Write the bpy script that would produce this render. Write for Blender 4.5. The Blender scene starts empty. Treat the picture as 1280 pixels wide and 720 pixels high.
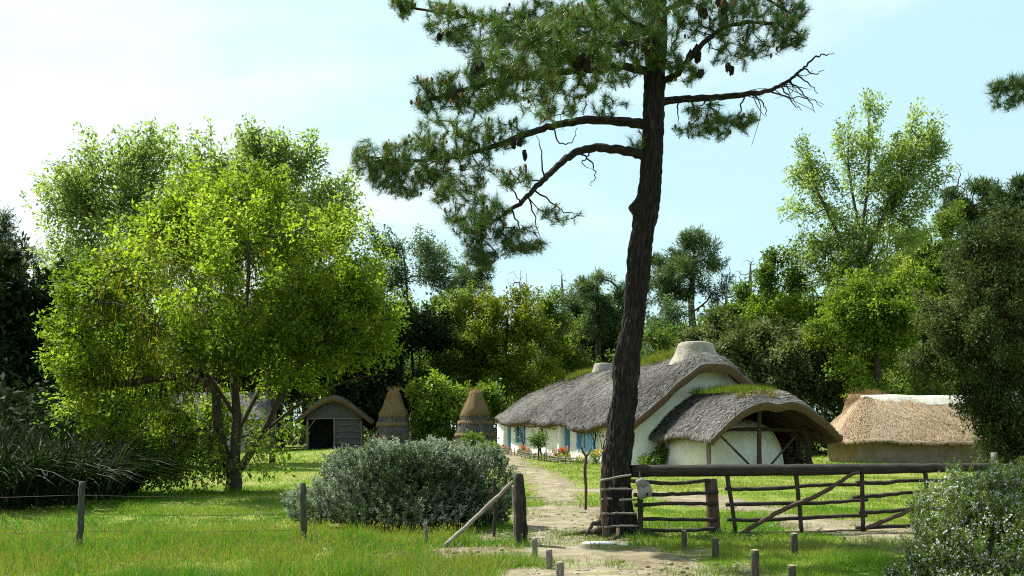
import bpy, math, random
import numpy as np
PI = math.pi
scene = bpy.context.scene
COL = scene.collection

# ------------------------------------------------------------------ camera
EYE = 1.6
FPX = 1400.0            # focal length in pixels of a 1280 px wide picture
HOR = 532.0             # picture row of the horizon
cam_data = bpy.data.cameras.new("camera")
cam = bpy.data.objects.new("camera", cam_data)
COL.objects.link(cam)
cam.location = (0, 0, EYE)
cam.rotation_euler = (PI / 2, 0, 0)
cam_data.sensor_width = 36.0
cam_data.lens = 36.0 * FPX / 1280.0
cam_data.shift_y = (HOR - 360.0) / 1280.0
cam_data.clip_start = 0.1
cam_data.clip_end = 3000
scene.camera = cam

# ------------------------------------------------------------------ sky and sun
SUN_EL = math.radians(53)
SUN_DIR = np.array([-0.80, 0.60, 0.0])
SUN_DIR /= np.linalg.norm(SUN_DIR)
world = bpy.data.worlds.new("World")
scene.world = world
world.use_nodes = True
wn, wl = world.node_tree.nodes, world.node_tree.links
wn.clear()
w_out = wn.new("ShaderNodeOutputWorld")
w_bg = wn.new("ShaderNodeBackground")
w_bg.inputs["Strength"].default_value = 0.068
sky = wn.new("ShaderNodeTexSky")
sky.sky_type = 'NISHITA'
sky.sun_disc = False
sky.sun_elevation = SUN_EL
sky.sun_rotation = math.atan2(SUN_DIR[0], SUN_DIR[1])
sky.air_density = 1.0
sky.dust_density = 1.0
sky.ozone_density = 1.0
geo = wn.new("ShaderNodeTexCoord")
mp = wn.new("ShaderNodeMapping")
mp.inputs["Scale"].default_value = (1.5, 1.5, 4.2)
mp.inputs["Location"].default_value = (0.4, 0.0, 0.25)
wl.new(geo.outputs["Generated"], mp.inputs["Vector"])
nz = wn.new("ShaderNodeTexNoise")
nz.inputs["Scale"].default_value = 1.6
nz.inputs["Detail"].default_value = 6
nz.inputs["Roughness"].default_value = 0.55
wl.new(mp.outputs["Vector"], nz.inputs["Vector"])
# thin cloud thickens towards the left of the view (a cloud bank in that part of the sky)
sx = wn.new("ShaderNodeSeparateXYZ")
wl.new(geo.outputs["Generated"], sx.inputs["Vector"])
ma = wn.new("ShaderNodeMath"); ma.operation = 'MULTIPLY_ADD'
wl.new(sx.outputs["X"], ma.inputs[0]); ma.inputs[1].default_value = -0.34
wl.new(nz.outputs["Fac"], ma.inputs[2])
ramp = wn.new("ShaderNodeMapRange")
ramp.interpolation_type = 'SMOOTHSTEP'
ramp.inputs["From Min"].default_value = 0.36
ramp.inputs["From Max"].default_value = 0.86
ramp.inputs["To Min"].default_value = 0.78
ramp.inputs["To Max"].default_value = 0.98
wl.new(ma.outputs[0], ramp.inputs["Value"])
wmix = wn.new("ShaderNodeMix"); wmix.data_type = 'RGBA'
wl.new(ramp.outputs["Result"], wmix.inputs["Factor"])
wl.new(sky.outputs["Color"], wmix.inputs[6])
wcl = wn.new("ShaderNodeValToRGB")
wcl.color_ramp.elements[0].position = 0.80; wcl.color_ramp.elements[0].color = (.56, .83, .88, 1)
wcl.color_ramp.elements[1].position = 0.99; wcl.color_ramp.elements[1].color = (.93, .97, .98, 1)
wl.new(ramp.outputs["Result"], wcl.inputs[0])
wsc = wn.new("ShaderNodeVectorMath"); wsc.operation = 'SCALE'; wsc.inputs["Scale"].default_value = 8.2
wl.new(wcl.outputs[0], wsc.inputs[0])
wl.new(wsc.outputs[0], wmix.inputs[7])
wl.new(wmix.outputs[2], w_bg.inputs["Color"])
wl.new(w_bg.outputs[0], w_out.inputs["Surface"])

sun_data = bpy.data.lights.new("sun", 'SUN')
sun_data.energy = 5.0
sun_data.angle = math.radians(0.53)
sun_data.color = (1.0, 0.98, 0.93)
sun = bpy.data.objects.new("sun", sun_data)
COL.objects.link(sun)
from mathutils import Vector
sdir = Vector((SUN_DIR[0] * math.cos(SUN_EL), SUN_DIR[1] * math.cos(SUN_EL), math.sin(SUN_EL)))
sun.rotation_euler = sdir.to_track_quat('Z', 'Y').to_euler()
sun.location = (-20, 20, 30)

scene.view_settings.view_transform = 'Standard'
scene.view_settings.look = 'None'
scene.view_settings.exposure = 1.18
scene.view_settings.gamma = 1.0
scene.render.engine = 'CYCLES'
scene.cycles.filter_width = 1.1
scene.cycles.use_denoising = False
scene.cycles.use_adaptive_sampling = False
scene.cycles.sample_clamp_indirect = 2.0
scene.cycles.max_bounces = 5
scene.cycles.transparent_max_bounces = 4
scene.cycles.diffuse_bounces = 2
scene.cycles.glossy_bounces = 2
scene.cycles.transmission_bounces = 4

# ------------------------------------------------------------------ mesh helpers
def A3(*a):
    return np.array(a, dtype=np.float64)

def W(px, py, Y):
    """the point at depth Y seen at photo pixel (px, py)"""
    return A3((px - 640.0) / FPX * Y, Y, EYE - (py - HOR) / FPX * Y)

def G(px, py):
    """flat-ground point (x, y) seen at a photo pixel"""
    Y = EYE * FPX / (py - HOR)
    return (px - 640.0) / FPX * Y, Y

def unit(v):
    v = np.asarray(v, dtype=np.float64)
    return v / np.maximum(np.linalg.norm(v, axis=-1, keepdims=True), 1e-9)

class Noise:
    """smooth pseudo-random field: a sum of sines"""
    def __init__(self, seed, n=9):
        r = np.random.default_rng(seed)
        self.k = unit(r.normal(size=(n, 3))) * r.uniform(0.6, 1.9, size=(n, 1))
        self.p = r.uniform(0, 2 * PI, n)
        self.a = 1.0 / math.sqrt(n * 0.5)
    def __call__(self, P, freq=1.0):
        P = np.asarray(P, dtype=np.float64)
        if P.shape[-1] == 2:
            P = np.concatenate([P, np.zeros(P.shape[:-1] + (1,))], -1)
        return np.sin(P @ self.k.T * freq + self.p).sum(-1) * self.a

N1, N2, N3 = Noise(1), Noise(2), Noise(3)

class MB:
    def __init__(self):
        self.V, self.Q, self.T = [], [], []
        self.mq, self.mt, self.tint, self.uvw = [], [], [], []
        self.n = 0
        self.mat = 0
    def verts(self, P, tint=None, uvw=None):
        P = np.asarray(P, dtype=np.float64).reshape(-1, 3)
        m = len(P)
        self.V.append(P)
        self.tint.append(np.full(m, 0.5) if tint is None else np.broadcast_to(np.asarray(tint, dtype=np.float64).ravel(), (m,)))
        self.uvw.append(P if uvw is None else np.asarray(uvw, dtype=np.float64).reshape(-1, 3))
        b = self.n
        self.n += m
        return b
    def quads(self, F, mat=None):
        F = np.asarray(F, dtype=np.int64).reshape(-1, 4)
        self.Q.append(F); self.mq.append(np.full(len(F), self.mat if mat is None else mat))
    def tris(self, F, mat=None):
        F = np.asarray(F, dtype=np.int64).reshape(-1, 3)
        self.T.append(F); self.mt.append(np.full(len(F), self.mat if mat is None else mat))
    # --- shapes
    def grid(self, P, wrap=False, tint=None, uvw=None, mat=None, flip=False):
        r, c = P.shape[:2]
        b = self.verts(P, tint, uvw)
        i = np.arange(r - 1)[:, None]
        j = np.arange(c if wrap else c - 1)[None, :]
        j2 = (j + 1) % c
        F = np.stack([b + i * c + j, b + i * c + j2, b + (i + 1) * c + j2, b + (i + 1) * c + j], -1)
        if flip:
            F = F[..., ::-1]
        self.quads(F, mat)
        return b
    def tube(self, pts, rad, sides=6, cap=True, tint=0.5, wob=None, mat=None):
        pts = np.asarray(pts, dtype=np.float64)
        n = len(pts)
        rad = np.broadcast_to(np.asarray(rad, dtype=np.float64), (n,))
        t = np.gradient(pts, axis=0) if n > 2 else np.repeat((pts[1] - pts[0])[None], 2, 0)
        t = unit(t)
        m = np.abs(t.mean(0))
        ref = np.eye(3)[int(np.argmin(m))]
        a = unit(np.cross(t, ref)); bb = np.cross(t, a)
        ang = np.linspace(0, 2 * PI, sides, endpoint=False)
        ring = a[:, None, :] * np.cos(ang)[None, :, None] + bb[:, None, :] * np.sin(ang)[None, :, None]
        R = rad[:, None] * np.ones(sides)
        if wob is not None:
            R = R * wob(np.arange(n)[:, None] / max(1, n - 1), ang[None, :])
        P = pts[:, None, :] + ring * R[:, :, None]
        L = np.concatenate([[0], np.cumsum(np.linalg.norm(np.diff(pts, axis=0), axis=1))])
        uvw = np.stack(np.broadcast_arrays(np.cos(ang)[None] * rad[:, None], np.sin(ang)[None] * rad[:, None], L[:, None]), -1)
        b = self.grid(P, wrap=True, tint=tint, uvw=uvw, mat=mat)
        if cap:
            for k, row in ((0, 0), (n - 1, n - 1)):
                c = self.verts(pts[k][None], tint, uvw[k].mean(0)[None])
                i = np.arange(sides); i2 = (i + 1) % sides
                f = np.stack([np.full(sides, c), b + row * sides + i2, b + row * sides + i], -1)
                if k:
                    f = f[:, ::-1]
                self.tris(f, mat)
        return b
    def box(self, lo, hi, mat=None, tint=0.5):
        x0, y0, z0 = lo; x1, y1, z1 = hi
        P = np.array([(x0, y0, z0), (x1, y0, z0), (x1, y1, z0), (x0, y1, z0), (x0, y0, z1), (x1, y0, z1), (x1, y1, z1), (x0, y1, z1)])
        b = self.verts(P, tint)
        self.quads(b + np.array([(0, 3, 2, 1), (4, 5, 6, 7), (0, 1, 5, 4), (1, 2, 6, 5), (2, 3, 7, 6), (3, 0, 4, 7)]), mat)
    def leaves(self, P, D, Nn, L, Wd, tint, fold=0.18, wide=0.45, mat=None):
        D = unit(D); S = unit(np.cross(D, Nn)); U = np.cross(S, D)
        L = np.broadcast_to(L, (len(P),))[:, None]; Wd = np.broadcast_to(Wd, (len(P),))[:, None]
        mid = P + D * L * wide
        Q = np.stack([P, mid + S * Wd * .5 + U * Wd * fold, P + D * L, mid - S * Wd * .5 + U * Wd * fold], 1)
        b = self.verts(Q.reshape(-1, 3), np.repeat(np.broadcast_to(tint, (len(P),)), 4))
        self.quads(b + np.arange(len(P) * 4).reshape(-1, 4), mat)
    def blades(self, P, D, S, L, Wd, tint, mat=None):
        L = np.broadcast_to(L, (len(P),))[:, None]; Wd = np.broadcast_to(Wd, (len(P),))[:, None]
        Q = np.stack([P - S * Wd * .5, P + S * Wd * .5, P + D * L], 1)
        b = self.verts(Q.reshape(-1, 3), np.repeat(np.broadcast_to(tint, (len(P),)), 3))
        self.tris(b + np.arange(len(P) * 3).reshape(-1, 3), mat)
    def blob(self, c, r, seed=0, amp=0.15, freq=1.5, nu=18, nv=12, tint=0.5, power=1.0, mat=None):
        th = np.linspace(0.0, PI, nv)[:, None]; ph = np.linspace(0, 2 * PI, nu, endpoint=False)[None, :]
        d = np.stack(np.broadcast_arrays(np.sin(th) * np.cos(ph), np.sin(th) * np.sin(ph), np.cos(th)), -1)
        if power != 1.0:
            d = np.sign(d) * np.abs(d) ** power
        k = 1 + amp * Noise(seed)(d, freq * 1.6)
        P = np.asarray(c) + d * k[..., None] * np.asarray(r)
        self.grid(P, wrap=True, tint=tint, mat=mat, flip=True)
    def build(self, name, mats, parent=None, smooth=True):
        me = bpy.data.meshes.new(name)
        V = np.concatenate(self.V) if self.V else np.zeros((0, 3))
        Q = np.concatenate(self.Q) if self.Q else np.zeros((0, 4), int)
        T = np.concatenate(self.T) if self.T else np.zeros((0, 3), int)
        me.vertices.add(len(V))
        me.vertices.foreach_set("co", V.astype(np.float32).ravel())
        loops = np.concatenate([Q.ravel(), T.ravel()]).astype(np.int32)
        me.loops.add(len(loops)); me.loops.foreach_set("vertex_index", loops)
        nf = len(Q) + len(T)
        me.polygons.add(nf)
        start = np.concatenate([np.arange(len(Q)) * 4, len(Q) * 4 + np.arange(len(T)) * 3]).astype(np.int32)
        me.polygons.foreach_set("loop_start", start)
        mi = np.concatenate([np.concatenate(self.mq) if self.mq else np.zeros(0), np.concatenate(self.mt) if self.mt else np.zeros(0)]).astype(np.int32)
        me.polygons.foreach_set("material_index", mi)
        me.polygons.foreach_set("use_smooth", np.full(nf, bool(smooth)))
        a = me.attributes.new("tint", 'FLOAT', 'POINT'); a.data.foreach_set("value", np.concatenate(self.tint).astype(np.float32))
        a = me.attributes.new("uvw", 'FLOAT_VECTOR', 'POINT'); a.data.foreach_set("vector", np.concatenate(self.uvw).astype(np.float32).ravel())
        for m in (mats if isinstance(mats, (list, tuple)) else [mats]):
            me.materials.append(m)
        me.update(calc_edges=True)
        o = bpy.data.objects.new(name, me)
        COL.objects.link(o)
        if parent is not None:
            o.parent = parent
        return o

def tag(o, label=None, cat=None, group=None, kind=None):
    if label: o["label"] = label
    if cat: o["category"] = cat
    if group: o["group"] = group
    if kind: o["kind"] = kind
    return o

def thing(name, label, cat, loc=(0, 0, 0), rotz=0.0, group=None):
    o = bpy.data.objects.new(name, None)
    o.empty_display_size = 0.2
    COL.objects.link(o)
    o.location = tuple(float(v) for v in loc)
    o.rotation_euler = (0, 0, rotz)
    return tag(o, label, cat, group)

def copy_thing(o, loc, rotz=0.0, scale=(1, 1, 1), label=None, group=None):
    def rec(src, par):
        c = src.copy(); COL.objects.link(c)
        if par is not None:
            c.parent = par
        for ch in list(src.children):
            rec(ch, c)
        return c
    r = rec(o, None)
    r.location = tuple(float(v) for v in loc); r.rotation_euler = (0, 0, rotz); r.scale = scale
    if label: r["label"] = label
    if group: r["group"] = group
    return r

# ------------------------------------------------------------------ materials
def _mat(name):
    m = bpy.data.materials.new(name); m.use_nodes = True
    nt = m.node_tree
    return m, nt.nodes, nt.links, nt.nodes["Principled BSDF"]

def _ramp(nodes, cols):
    r = nodes.new("ShaderNodeValToRGB")
    el = r.color_ramp.elements
    while len(el) < len(cols):
        el.new(0.5)
    for i, (c, e) in enumerate(zip(cols, el)):
        e.position = i / (len(cols) - 1) if len(c) == 3 else c[3]
        e.color = (c[0], c[1], c[2], 1)
    return r

def leaf_mat(name, cols, trans=0.40, tgain=(1.5, 1.45, 0.7), rough=0.6, spec=0.14):
    m, n, l, p = _mat(name)
    at = n.new("ShaderNodeAttribute"); at.attribute_name = "tint"
    oi = n.new("ShaderNodeObjectInfo")
    ad = n.new("ShaderNodeMath"); ad.operation = 'MULTIPLY_ADD'; ad.use_clamp = True
    l.new(oi.outputs["Random"], ad.inputs[0]); ad.inputs[1].default_value = 0.16
    sb = n.new("ShaderNodeMath"); sb.operation = 'SUBTRACT'; sb.inputs[1].default_value = 0.08
    l.new(at.outputs["Fac"], sb.inputs[0]); l.new(sb.outputs[0], ad.inputs[2])
    r = _ramp(n, cols); l.new(ad.outputs[0], r.inputs[0])
    l.new(r.outputs[0], p.inputs["Base Color"])
    p.inputs["Roughness"].default_value = rough
    p.inputs["Specular IOR Level"].default_value = spec
    tr = n.new("ShaderNodeBsdfTranslucent")
    mu = n.new("ShaderNodeMix"); mu.data_type = 'RGBA'; mu.blend_type = 'MULTIPLY'; mu.inputs["Factor"].default_value = 1
    l.new(r.outputs[0], mu.inputs[6]); mu.inputs[7].default_value = (*tgain, 1)
    l.new(mu.outputs[2], tr.inputs["Color"])
    mx = n.new("ShaderNodeMixShader"); mx.inputs[0].default_value = trans
    l.new(p.outputs[0], mx.inputs[1]); l.new(tr.outputs[0], mx.inputs[2])
    l.new(mx.outputs[0], n["Material Output"].inputs["Surface"])
    return m

def surf_mat(name, cols, scale=6.0, detail=6, rough=0.85, bump=0.3, bscale=None, stretch=(1, 1, 1), spec=0.25, src="uvw", dist=0.02, tintmix=0.0, blotch=None):
    """noise-ramp colour with bump; coordinates from the mesh's own 'uvw' attribute"""
    m, n, l, p = _mat(name)
    at = n.new("ShaderNodeAttribute"); at.attribute_name = src
    mpg = n.new("ShaderNodeMapping"); mpg.inputs["Scale"].default_value = stretch
    l.new(at.outputs["Vector"], mpg.inputs["Vector"])
    nz = n.new("ShaderNodeTexNoise"); nz.inputs["Scale"].default_value = scale; nz.inputs["Detail"].default_value = detail; nz.inputs["Roughness"].default_value = 0.62
    l.new(mpg.outputs[0], nz.inputs["Vector"])
    mr = n.new("ShaderNodeMapRange"); mr.inputs["From Min"].default_value = 0.28; mr.inputs["From Max"].default_value = 0.72
    l.new(nz.outputs["Fac"], mr.inputs["Value"])
    fac = mr.outputs[0]
    if tintmix:
        t = n.new("ShaderNodeAttribute"); t.attribute_name = "tint"
        mm = n.new("ShaderNodeMix"); mm.inputs["Factor"].default_value = tintmix
        l.new(fac, mm.inputs[2]); l.new(t.outputs["Fac"], mm.inputs[3])
        fac = mm.outputs[0]
    r = _ramp(n, cols); l.new(fac, r.inputs[0])
    out = r.outputs[0]
    if blotch:
        bn = n.new("ShaderNodeTexNoise"); bn.inputs["Scale"].default_value = blotch[1]; bn.inputs["Detail"].default_value = 5
        l.new(at.outputs["Vector"], bn.inputs["Vector"])
        br = n.new("ShaderNodeMapRange"); br.inputs["From Min"].default_value = blotch[2]; br.inputs["From Max"].default_value = blotch[2] + 0.14
        br.inputs["To Max"].default_value = blotch[3]
        l.new(bn.outputs["Fac"], br.inputs["Value"])
        bm = n.new("ShaderNodeMix"); bm.data_type = 'RGBA'
        l.new(br.outputs[0], bm.inputs["Factor"]); l.new(out, bm.inputs[6]); bm.inputs[7].default_value = (*blotch[0], 1)
        out = bm.outputs[2]
    l.new(out, p.inputs["Base Color"])
    p.inputs["Roughness"].default_value = rough
    p.inputs["Specular IOR Level"].default_value = spec
    if bump:
        b = n.new("ShaderNodeBump"); b.inputs["Strength"].default_value = bump; b.inputs["Distance"].default_value = dist
        src2 = nz
        if bscale:
            src2 = n.new("ShaderNodeTexNoise"); src2.inputs["Scale"].default_value = bscale; src2.inputs["Detail"].default_value = 5
            l.new(mpg.outputs[0], src2.inputs["Vector"])
        l.new(src2.outputs["Fac"], b.inputs["Height"]); l.new(b.outputs[0], p.inputs["Normal"])
    return m

M = {}
M['white'] = surf_mat("whitewash", [(.62, .62, .58), (.80, .80, .77), (.84, .84, .82)], scale=1.6, rough=.9, bump=.35, bscale=9, dist=.03, blotch=((.48, .46, .40), 0.9, .60, .5))
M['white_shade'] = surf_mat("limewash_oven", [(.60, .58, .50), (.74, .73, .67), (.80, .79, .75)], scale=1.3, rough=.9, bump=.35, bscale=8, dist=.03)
M['lime_shaded'] = surf_mat("shaded_limewash", [(.20, .205, .175), (.30, .305, .27), (.36, .365, .33)], scale=1.3, rough=.9, bump=.35, bscale=8, dist=.03)  # limewash darkened to dim the outbuilding wall, shade put into the colour
M['cob'] = surf_mat("cob_wall", [(.19, .145, .095), (.27, .21, .145), (.33, .265, .19)], scale=2.2, rough=.95, bump=.5, bscale=12, dist=.03)
M['thatch'] = surf_mat("weathered_thatch", [(.040, .036, .032), (.105, .098, .088), (.20, .19, .172)], scale=7, stretch=(6, .9, 1), rough=.95, bump=.9, dist=.06, blotch=((.115, .105, .08), .5, .56, .55))
M['thatch_cut'] = surf_mat("thatch_underside", [(.045, .028, .015), (.12, .075, .04), (.20, .13, .07)], scale=14, stretch=(3, 1, 3), rough=.95, bump=.8, dist=.05)
M['thatch_new'] = surf_mat("fresh_thatch", [(.21, .145, .080), (.37, .27, .165), (.49, .38, .25)], scale=7, stretch=(5, .9, 1), rough=.95, bump=.9, dist=.06, blotch=((.26, .24, .20), .55, .55, .5))
M['straw_bits'] = leaf_mat("loose_straw", [(.026, .023, .020), (.115, .106, .094), (.29, .275, .25)], trans=.12, rough=.8, spec=.2)
M['straw_new'] = leaf_mat("loose_fresh_straw", [(.22, .15, .085), (.37, .27, .165), (.50, .39, .26)], trans=.12, rough=.8, spec=.2)
M['ridge_clay'] = surf_mat("ridge_clay", [(.32, .295, .23), (.44, .41, .345), (.52, .49, .42)], scale=3, rough=.95, bump=.5, bscale=14, dist=.03, blotch=((.22, .23, .12), 2.0, .62, .6))
M['chimney'] = surf_mat("chimney_clay", [(.17, .15, .115), (.28, .25, .20), (.36, .33, .275)], scale=3, rough=.95, bump=.5, bscale=10, dist=.04, blotch=((.17, .18, .10), 2.5, .60, .7))
M['reed'] = surf_mat("grey_reed", [(.035, .037, .040), (.09, .09, .092), (.16, .157, .15)], scale=9, stretch=(7, 7, .7), rough=.95, bump=.9, dist=.05)
M['reed_gold'] = surf_mat("golden_reed", [(.075, .048, .020), (.155, .10, .045), (.24, .165, .08)], scale=9, stretch=(7, 7, .8), rough=.95, bump=.9, dist=.05)
M['gold_bits'] = leaf_mat("loose_golden_reed", [(.08, .05, .02), (.19, .125, .055), (.31, .22, .11)], trans=.15, rough=.8, spec=.2)
M['wood_dark'] = surf_mat("dark_weathered_wood", [(.010, .008, .006), (.030, .022, .017), (.062, .047, .037)], scale=6, stretch=(9, 9, 1.2), rough=.85, bump=.6, dist=.012)
M['wood_brown'] = surf_mat("brown_wood", [(.030, .018, .012), (.075, .046, .032), (.13, .085, .062)], scale=6, stretch=(9, 9, 1.2), rough=.85, bump=.6, dist=.012)
M['wood_grey'] = surf_mat("grey_weathered_wood", [(.07, .058, .047), (.17, .145, .12), (.30, .26, .215)], scale=6, stretch=(9, 9, 1.2), rough=.9, bump=.6, dist=.012, blotch=((.10, .095, .06), 5, .56, .6))
M['wood_post'] = surf_mat("mossy_post_wood", [(.022, .020, .014), (.060, .053, .040), (.12, .108, .085)], scale=6, stretch=(9, 9, 1.2), rough=.9, bump=.6, dist=.012, blotch=((.06, .07, .03), 5, .55, .6))
M['wood_pale'] = surf_mat("pale_pole_wood", [(.11, .09, .068), (.22, .19, .15), (.33, .29, .24)], scale=6, stretch=(9, 9, 1.2), rough=.85, bump=.5, dist=.012)
M['cut_end'] = surf_mat("sawn_end", [(.20, .15, .10), (.36, .29, .21), (.45, .38, .28)], scale=14, rough=.9, bump=.3)
M['pine_bark'] = surf_mat("pine_bark", [(.005, .004, .0035), (.018, .014, .012), (.052, .042, .036)], scale=5, stretch=(5, 5, 1.3), rough=.95, bump=1.0, dist=.05, blotch=((.075, .055, .042), 4.5, .56, .55))
M['bark'] = surf_mat("grey_brown_bark", [(.022, .016, .011), (.055, .042, .031), (.10, .08, .062)], scale=6, stretch=(6, 6, 1), rough=.95, bump=.8, dist=.03)
M['bark_pale'] = surf_mat("pale_bark", [(.08, .07, .058), (.15, .135, .115), (.24, .22, .19)], scale=6, stretch=(6, 6, 1), rough=.95, bump=.6, dist=.03)
M['blue'] = surf_mat("blue_paint", [(.13, .34, .56), (.20, .45, .68), (.27, .53, .74)], scale=4, stretch=(4, 4, 1), rough=.6, bump=.2)
M['blue_dark'] = surf_mat("deep_blue_paint", [(.05, .16, .34), (.085, .235, .45), (.12, .29, .52)], scale=4, stretch=(4, 4, 1), rough=.6, bump=.2)
M['blue_grey'] = surf_mat("faded_blue_door", [(.045, .075, .10), (.08, .12, .15), (.11, .155, .19)], scale=4, stretch=(6, 6, 1), rough=.7, bump=.3)
M['glass'] = surf_mat("dark_window_glass", [(.010, .013, .015), (.018, .022, .024)], scale=2, rough=.12, bump=0, spec=.6)
M['dark'] = surf_mat("hole_shade", [(.006, .005, .004), (.012, .010, .008)], scale=3, rough=.95, bump=.2)  # near-black that paints the shade of a hole on the stone weight
M['stone'] = surf_mat("pale_stone", [(.10, .097, .085), (.20, .195, .172), (.33, .32, .29)], scale=9, rough=.9, bump=.7, dist=.02, blotch=((.10, .10, .09), 9, .57, .75))
M['rock'] = surf_mat("white_rock", [(.45, .43, .38), (.62, .60, .55), (.70, .68, .63)], scale=6, rough=.9, bump=.5)
M['wire'] = surf_mat("rusty_wire", [(.03, .018, .012), (.07, .04, .025)], scale=20, rough=.7, bump=0)
M['rope'] = surf_mat("old_rope", [(.10, .08, .055), (.22, .18, .13)], scale=30, rough=.95, bump=.5)

# foliage (tint 0 = darker/bluer, 1 = lighter/yellower leaf)
M['l_near'] = leaf_mat("spring_leaf", [(.072, .115, .012), (.18, .25, .022), (.31, .375, .055)], trans=.5, tgain=(1.25, 1.4, .55))
M['l_poplar'] = leaf_mat("poplar_leaf", [(.12, .18, .05), (.21, .29, .08), (.31, .39, .13)], trans=.55, tgain=(1.4, 1.4, .8))
M['l_bright'] = leaf_mat("bright_maple_leaf", [(.045, .090, .012), (.11, .185, .022), (.21, .29, .042)], trans=.42, tgain=(1.45, 1.4, .5))
M['l_mid'] = leaf_mat("oak_leaf", [(.045, .088, .014), (.10, .165, .028), (.17, .235, .05)], trans=.42)
M['l_olive'] = leaf_mat("olive_yellow_leaf", [(.055, .085, .010), (.11, .150, .016), (.18, .22, .028)], trans=.45, tgain=(1.4, 1.3, .5))
M['l_grey'] = leaf_mat("grey_green_leaf", [(.045, .080, .035), (.08, .125, .055), (.13, .18, .085)], trans=.4, tgain=(1.3, 1.4, .9))
M['l_holm'] = leaf_mat("holm_oak_leaf", [(.028, .050, .016), (.070, .100, .030), (.16, .185, .075)], trans=.25, rough=.55, spec=.12)
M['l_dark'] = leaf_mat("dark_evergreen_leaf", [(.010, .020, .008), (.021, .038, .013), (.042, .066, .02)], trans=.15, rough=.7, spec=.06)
M['l_farpine'] = leaf_mat("distant_pine_needle", [(.030, .060, .024), (.066, .115, .044), (.12, .175, .062)], trans=.25)
M['needle'] = leaf_mat("pine_needle", [(.022, .058, .012), (.058, .118, .020), (.12, .19, .042)], trans=.35, tgain=(1.3, 1.3, .6), rough=.4, spec=.45)
M['rust'] = leaf_mat("rust_cone", [(.10, .032, .012), (.18, .065, .025), (.28, .13, .05)], trans=.05, rough=.8)
M['cone'] = leaf_mat("dark_pine_cone", [(.010, .007, .006), (.022, .015, .012), (.04, .028, .02)], trans=.0, rough=.8)
M['catkin'] = leaf_mat("hanging_catkin", [(.10, .085, .012), (.18, .15, .02), (.26, .21, .04)], trans=.35, tgain=(1.3, 1.2, .5))
M['l_silver'] = leaf_mat("silvery_leaf", [(.022, .042, .014), (.085, .118, .056), (.31, .34, .27)], trans=.25, tgain=(1.1, 1.3, .8), rough=.55)
M['l_rosemary'] = leaf_mat("rosemary_leaf", [(.035, .065, .012), (.09, .14, .028), (.18, .24, .07)], trans=.3, tgain=(1.2, 1.3, .6))
M['lilac'] = leaf_mat("pale_lilac_flower", [(.45, .44, .53), (.62, .61, .70), (.76, .75, .80)], trans=.3, tgain=(1.1, 1.1, 1.1))
M['strap'] = leaf_mat("strap_leaf", [(.005, .012, .005), (.014, .028, .010), (.040, .062, .026)], trans=.15, rough=.55, spec=.10)  # leaf colours lowered to carry the shade of the trees beside them
M['grass'] = leaf_mat("grass_blade", [(.040, .125, .007, 0), (.082, .195, .012, .3), (.145, .235, .022, .55), (.23, .205, .075, .80), (.15, .085, .04, 1.0)], trans=.42, tgain=(1.3, 1.35, .4), rough=.5, spec=.25)
M['roof_grass'] = leaf_mat("roof_grass_blade", [(.06, .11, .010), (.11, .16, .016), (.22, .19, .06)], trans=.42, tgain=(1.3, 1.35, .5))
M['sedum'] = leaf_mat("roof_sedum", [(.14, .055, .03), (.20, .16, .06), (.28, .27, .12)], trans=.2)
M['fl_orange'] = leaf_mat("orange_flower", [(.40, .05, .02), (.60, .17, .03), (.65, .35, .05)], trans=.3, tgain=(1.1, 1.1, 1))
M['fl_yellow'] = leaf_mat("yellow_flower", [(.50, .28, .02), (.62, .42, .04), (.70, .55, .12)], trans=.3, tgain=(1.1, 1.1, 1))
M['fl_pink'] = leaf_mat("pink_flower", [(.38, .10, .14), (.55, .22, .26), (.62, .40, .40)], trans=.3, tgain=(1.1, 1.1, 1))
M['l_garden'] = leaf_mat("garden_leaf", [(.04, .085, .012), (.075, .14, .02), (.12, .19, .03)], trans=.4)
# ------------------------------------------------------------------ ground
def gh(x, y):
    x = np.asarray(x, dtype=np.float64); y = np.asarray(y, dtype=np.float64)
    P = np.stack(np.broadcast_arrays(x, y), -1)
    z = 0.035 * N1(P, 0.45) * np.clip((y - 8) / 30 + .5, 0.5, 1.5)
    z = z + 0.42 * np.exp(-(((x + 1.5) / 8.0) ** 2 + ((y - 65) / 8.0) ** 2))
    z = z - 0.22 * np.exp(-(((x - 8.5) / 4.5) ** 2 + ((y - 40) / 4.0) ** 2))
    return z

def seg_dist(x, y, pts):
    """distance to a polyline of (x, y, halfwidth); returns distance / halfwidth"""
    best = np.full(np.broadcast(x, y).shape, 1e9)
    for (x0, y0, w0), (x1, y1, w1) in zip(pts[:-1], pts[1:]):
        dx, dy = x1 - x0, y1 - y0
        t = np.clip(((x - x0) * dx + (y - y0) * dy) / (dx * dx + dy * dy), 0, 1)
        d = np.hypot(x - x0 - t * dx, y - y0 - t * dy) / (w0 + (w1 - w0) * t)
        best = np.minimum(best, d)
    return best

def track(pix):
    return [(*G(px, py), w) for px, py, w in pix]

FOOTPATH = track([(720, 800, 1.1), (722, 740, 1.1), (718, 712, 1.0), (708, 686, .9), (702, 660, .72), (702, 640, .58), (698, 618, .5), (676, 597, .55), (650, 586, .8), (632, 579, 1.0), (622, 572, 1.1)])
CARTWAY = track([(700, 612, .5), (770, 618, .7), (850, 624, .75), (920, 634, .75), (1000, 650, .72), (1090, 670, .68), (1170, 690, .62), (1300, 722, .55)])
FARWAY = track([(880, 563.5, 1.3), (1010, 563, 1.5), (1080, 564, 1.5), (1300, 569, 1.5)])
BARE = track([(600, 688, .7), (650, 690, 1.0), (700, 692, 1.1), (780, 698, 1.0), (840, 712, .9)])

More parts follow.
